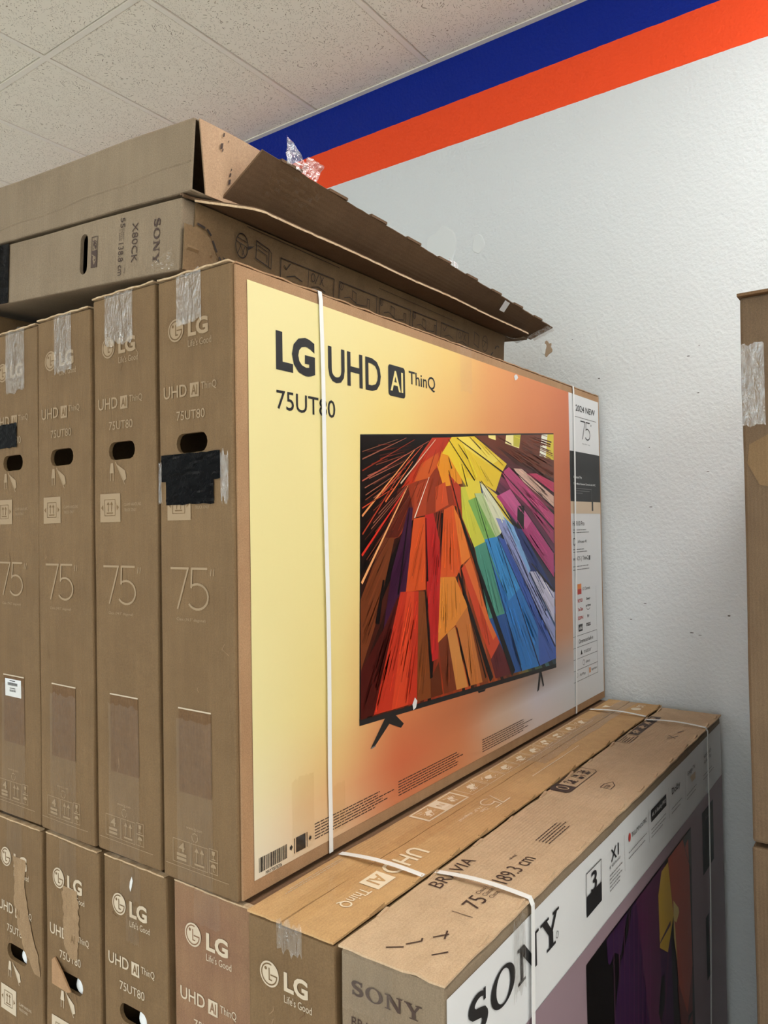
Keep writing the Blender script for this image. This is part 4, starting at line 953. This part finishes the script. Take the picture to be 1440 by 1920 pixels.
tape_patch(t, F, SW, .800, 1.0, .862, 1.121, 'tape', seed=90); tape_patch(t, F, SW, .132, .036, .195, .175, 'tape', seed=91); tape_patch(t, F, SW, .255, .036, .292, .13, 'tape', seed=92)
p = Print(F, SW, .0024); p.poly([(1.128, 1.075), (1.140, 1.078), (1.150, 1.086), (1.142, 1.094), (1.130, 1.092), (1.122, 1.086)], 'paper'); p.build('surface_tear', sp)
def side_strap(x, dx, w): 
    q = [Vector((x-.006, .03, H+.006)), Vector((x-.004, .004, H+.0075)), Vector((x-.003, -.0085, H+.002))]
    return q + [Vector((x+dx*i/14+.0012*math.sin(i*.9)*(i < 13), -.0085-.0035*math.sin(math.pi*i/14), H-.015-(H-.018)*i/14)) for i in range(15)]
ribbon('strap', side_strap(.236, .008, .012), (1, 0, 0), .0115, .0008, t); ribbon('strap', side_strap(1.588, -.03, .012), (1, 0, 0), .0115, .0008, t)

# ---------------------------------------------------------------- two opened cartons lying on top of the upper row
TILT = .078
t = thing('opened_carton', (0, .137, Z(1.1315)), 'opened carton lying flat with handle slot, dark lettering and unpacking drawings', 'carton', rx=TILT)
wp = warper(31, .002); L, W, H = 1.33, .84, .136
def rot_body(parent, hole, mat, openside):
    return carton_body(parent, L, W, H, mat, wp, hole, open_side=openside)
# upright slot: long way across the board
bm_h = (.305, .070, .027, .084)
def slot_pts(cy, cz, w, h, n=6):
    if h <= w: r = h/2; c = [((cy+s*(w/2-r)), cz, a0) for s, a0 in ((1, -90), (-1, 90))]
    else: r = w/2; c = [(cy, cz+s*(h/2-r), a0) for s, a0 in ((1, 0), (-1, 180))]
    return [(y+r*math.cos(math.radians(a0+180*i/n)), z+r*math.sin(math.radians(a0+180*i/n))) for y, z, a0 in c for i in range(n+1)]
rot_body(t, bm_h, 'kraft_grey', False)
ED = Frame((0, 0, H), (0, 0, -1), (0, -1, 0)); b = 'brown_ink'     # reads downwards: u = depth below the top, v = -y
p = Print(ED, wp); slab_word(p, .030, -.076, .116, -.058, 'brown_ink'); p.build('maker_print', t, 'dark slab-serif maker lettering')
p = Print(ED, wp); p.text('X80CK', .028, -.142, .106, -.124, b, -.002); p.text('55', .012, -.180, .032, -.166, b); p.text('138.8 cm', .062, -.184, .126, -.168, b)
for k in range(3): p.text('Class/', .034, -.171-.006*k, .058, -.167-.006*k, b)
p.text('diag', .112, -.164, .124, -.160, b); p.build('model_print', t)
p = Print(ED, wp); p.box(.036, -.276, .098, -.256, .0014, b); p.rect(.064, -.276, .098, -.256, b); pictogram(p, .038, -.275, .064, -.257, .0016, b, rnd); pictogram(p, .068, -.275, .096, -.257, .0016, 'kraft_grey', rnd, .0006); p.build('handling_print', t)
def bt(u, v):
    q = Vector((0, .598+.08*u, H*v)); return q+wp(q)+Vector((-.0025-.001*noise.noise(Vector((u*4, v*6, 1))), 0, 0))
surf('black_tape', bt, 6, 8, .0005, 'blacktape', t)
def fold(u, v): return Vector((.03+(L-.03)*u, -.0055+.002*noise.noise(Vector((u*6, v*2, 4))), .001+(H-.004)*v))
sf = surf('side_flap', fold, 30, 4, .0035, 'kraft', t); sf['label'] = 'inner flap with unpacking drawings'
def torn(u, v): return Vector((.002+(.055+.05*(1-v))*u*(1 if v < .99 else .6), -.0105, .001+.085*v+.004*noise.noise(Vector((u*14, v*3, 2)))*(v > .5)))
surf('torn_corner_flap', torn, 10, 8, .003, 'kraft', t)
SF = SIDE(-.0075); p = Print(SF, NOWARP, .0012); b = 'line_ink'
z0 = H-.036
p.line(arc(.148, .086, .017, .024, 0, 360, 24), .0022, b)
for q in (((.134, .100), (.163, .096)), ((.133, .092), (.164, .086)), ((.138, .07), (.146, .09)), ((.15, .068), (.156, .086)), ((.142, .088), (.158, .066))): p.line(list(q), .0016, b)
p.line([(.188, .108), (.225, .100), (.225, .064), (.188, .072)], .0022, b, True); p.line([(.225, .1), (.233, .094), (.233, .062), (.225, .064)], .0018, b); p.line([(.193, .10), (.22, .094)], .0016, b); p.line([(.193, .092), (.22, .086), (.22, .072)], .0016, b); p.poly([(.166, .090), (.182, .094), (.166, .082)], b)
def cellbox(x0, x1, num):
    p.line([(x0, .05), (x0, .093), (x1, .093), (x1, .05)], .0022, b)
    if num: p.line(arc(x0+.008, .084, .006, .009, 0, 360, 12), .0016, b); p.line([(x0+.008, .079), (x0+.008, .089)], .0014, b); p.line([(x0+.05, .062), (x0+.05, .084), (x0+.066, .080), (x0+.066, .058), (x0+.05, .062)], .0016, b); p.line([(x0+.02, .06), (x0+.04, .066), (x0+.07, .055), (x0+.11, .060), (x0+.11, .078), (x0+.12, .078), (x0+.12, .056)], .0016, b)
    else:
        p.line([(x0+.012, .080), (x0+.018, .073), (x0+.03, .088)], .0022, b); m_ = x0+.09; p.line([(m_, .05), (m_, .091)], .0016, b); p.line(arc(m_+.016, .078, .006, .009, 0, 360, 12), .0018, b); p.line([(m_+.024, .067), (m_+.034, .089)], .0018, b); p.line([(m_+.04, .068), (m_+.052, .087)], .0018, b); p.line([(m_+.04, .087), (m_+.052, .068)], .0018, b)
        p.line([(x0+.02, .058), (x0+.045, .066), (x0+.07, .060)], .002, b); p.line([(m_+.012, .056), (m_+.035, .062), (m_+.06, .056)], .002, b)
for x0, x1, n_ in ((.262, .442, 0), (.462, .612, 1), (.625, .765, 1), (.778, .90, 1), (.925, 1.085, 0)): cellbox(x0, x1, n_)
p.line([(1.12, .105), (1.15, .098), (1.15, .062), (1.12, .069)], .002, b, True); p.line(arc(1.19, .082, .018, .024, 0, 360, 20), .002, b); p.line([(1.175, .09), (1.205, .086)], .0016, b); p.line([(1.18, .07), (1.2, .095)], .0016, b)
for a, q in (((.034, .094), (.05, .092)), ((.058, .090), (.066, .083)), ((.072, .072), (.082, .056)), ((.09, .046), (.10, .034)), ((1.26, .08), (1.268, .088)), ((1.275, .09), (1.284, .088)), ((1.235, .056), (1.245, .064))): p.line([a, q], .0045, b)
p.poly([(.098, .050), (.112, .046), (.112, .030)], b); p.line([(.16, H-.008), (.46, H-.012)], .0016, b); p.line([(.62, H-.02), (1.0, H-.024)], .0012, b); p.build('unpacking_print', sf, 'brown line drawing of an unpacking step')
def lflap(u, v):
    x = -.002+1.382*u; k = min(1, max(0, x/.13)); k = k*k*(3-2*k); e = min(1, (1.382-x)/.06) if x > 1.32 else 1
    w = (.006+.086*k)*math.sqrt(max(.02, e)) + .0022*noise.noise(Vector((x*45, 1, 3)))*v
    return Vector((x, -w*v, H+.001+.006*v-.010*v*v+.004*noise.noise(Vector((x*3, v, 8)))*v+.004*math.sin(x*9)*v*(1-k)))
surf('top_flap', lflap, 80, 5, .0035, 'kraft_shaded', t)['label'] = 'long opened flap with torn paper edge'
def ltorn(u, v):
    x = .02+1.3*u; q = lflap((x+.002)/1.382, 1.0); return q+Vector((0, -.0006-.0015*(1+noise.noise(Vector((x*50, 2, 2))))*v, .0008-.0046*v))
surf('torn_edge', ltorn, 110, 1, .0008, 'torn', t)
def film(name, fn, parent, nu=10, nv=10, mat='film'): return surf(name, fn, nu, nv, 0, mat, parent)
film('clear_tape', lambda u, v: Vector((1.30+.09*u, -.005-.06*v, H-.002-.035*v*(1-u)+.004*noise.noise(Vector((u*5, v*5, 3))))), t)
film('clear_tape', lambda u, v: Vector((-.0035-.003*noise.noise(Vector((u*6, v*6, 1))), .008+.06*u+.01*v, .004+.04*v*(1-.6*u))), t, mat='tape')

t = thing('opened_carton', (0, .100, Z(1.272)), 'plain unprinted opened carton on top of the pile near the ceiling', 'carton', rx=TILT)
L, W, H = 1.46, .86, .134
w33 = warper(33, .003); wp = lambda q: w33(q)+Vector((0, 0, -.42*q.z*max(0, min(1.1, (q.x-.06)/1.4))))   # the empty carton sags towards its far end
carton_body(t, L, W, H, 'kraft_grey', wp, None, open_side=True)
def crease(u, v): 
    q = Vector((0, .004+.85*u, .052+.0025*math.sin(u*20)+.006*v-.03*u+.002*noise.noise(Vector((u*12, 1, 1))))); return q+wp(q)+Vector((-.0016*math.sin(math.pi*v)-.0002, 0, 0))
surf('board_crease', crease, 30, 3, 0, 'kraft_grey', t)
def minor(u, v): return Vector((.010+.022*(1-v)+(.19-.022*(1-v))*u, -.004-.004*math.sin(u*3), .001+(H-.002)*v))
surf('corner_flap', minor, 8, 6, .0035, 'kraft_pink', t)['label'] = 'pinkish folded corner flap'
p = Print(Frame((0, -.0085, 0), (1, 0, 0), (0, 0, 1)), NOWARP, .0013)
for a, z_, s in ((.062, .118, 1), (.057, .094, 1.4), (.061, .090, .8), (.082, .050, 1), (.080, .035, 1.3), (.085, .062, .7), (.075, .112, .6)): p.poly([(a, z_), (a+.004*s, z_+.003), (a+.005*s, z_+.010*s), (a+.001, z_+.008*s)], 'brown_ink')
p.build('staple_holes', t)
def uflap(u, v):
    x = .070+1.405*u+.03*v*(1-u)*.9; sag = -.052*u
    return Vector((x, -.004-.078*v, .004+(.088+sag*1.05)*v+.004*noise.noise(Vector((x*2.5, v, 5)))+(.0018*noise.noise(Vector((x*40, 4, 4))) if v > .95 else 0)))
surf('long_flap', uflap, 70, 5, .004, 'kraft_shaded', t)['label'] = 'long opened flap seen from below'
for k in range(9):
    x = .12+k*.15; u = (x-.07)/1.405
    q0 = uflap(u, 1.0); cuboid('perforation_tab', (q0.x, q0.y-.003, q0.z-.001), (q0.x+.06, q0.y+.008, q0.z+.0045), 'kraft_shaded', t)
film('torn_tape', lambda u, v: uflap(.03+.10*u, .98-.62*v)+Vector((0, -.0055, -.0055))+Vector((.01*v, 0, -.003*noise.noise(Vector((u*7, v*7, 2))))), t, mat='tape')
film('torn_tape', lambda u, v: uflap(.045+.040*u, 1.0)+Vector((.018*v*(1-u)*-.6+.006*v, -.004+.008*noise.noise(Vector((u*4, v*4, 9))), .050*v*(.75+.3*math.cos(u*3)))), t)
film('torn_tape', lambda u, v: uflap(.075+.036*u, 1.0)+Vector((.022*v, -.002+.008*noise.noise(Vector((u*4, v*4, 4))), .040*v)), t)
film('torn_tape', lambda u, v: uflap(.50+.035*u, 1.0)+Vector((0, -.003+.004*math.sin(3*v), .016*math.sin(math.pi*min(v, .95)))), t)
film('torn_tape', lambda u, v: uflap(.955+.045*u, 1.0-.9*v)+Vector((.006, -.0055, -.006+.004*noise.noise(Vector((u*5, v*5, 7))))), t)
p_ = lambda u, v: uflap(.735+.022*u, .98-.30*v)+Vector((.012*v, -.006, -.007-.010*v))
surf('white_tag', p_, 2, 4, .0006, 'paper', t)

# ---------------------------------------------------------------- stack at the right edge
for z0, H, lab, sd in ((0, 1.092, 'plain kraft carton at the right photo edge, standing on the floor', 41), (1.1005, Z(1.116)-1.1005, 'plain kraft carton at the right photo edge, topmost of its stack', 42)):
    t = thing('plain_carton', (.80, -1.380, z0), lab, 'carton', 'plain kraft cartons at the right edge'); wp = warper(sd)
    carton_body(t, 1.04, .700, H, 'kraft_deep', wp, bev=.006)  # unseen width enlarged so the stack blocks light from the right
    fr = end_frame(.70)
    if sd == 42:
        def drk(u, v): return Vector((-.012+.06*v, (.70*(1-u))+.003, H+.006+.012*u*.6+.003*noise.noise(Vector((u*6, v, 1)))))
        surf('top_flap', drk, 10, 3, .006, 'kraft_dark', t)
        tape_patch(t, fr, wp, .002, H-.27, .045, H-.10, 'tape_shiny', seed=12); tape_patch(t, fr, wp, .08, H-.13, .16, H-.05, 'tape_shiny', seed=13)
        p = Print(fr, wp, .0022); p.poly([(.008, H-.35), (.012, H-.31), (.05, H-.29), (.12, H-.25), (.14, H-.37), (.05, H-.40), (.03, H-.395)], 'kraft'); p.build('torn_strip', t)
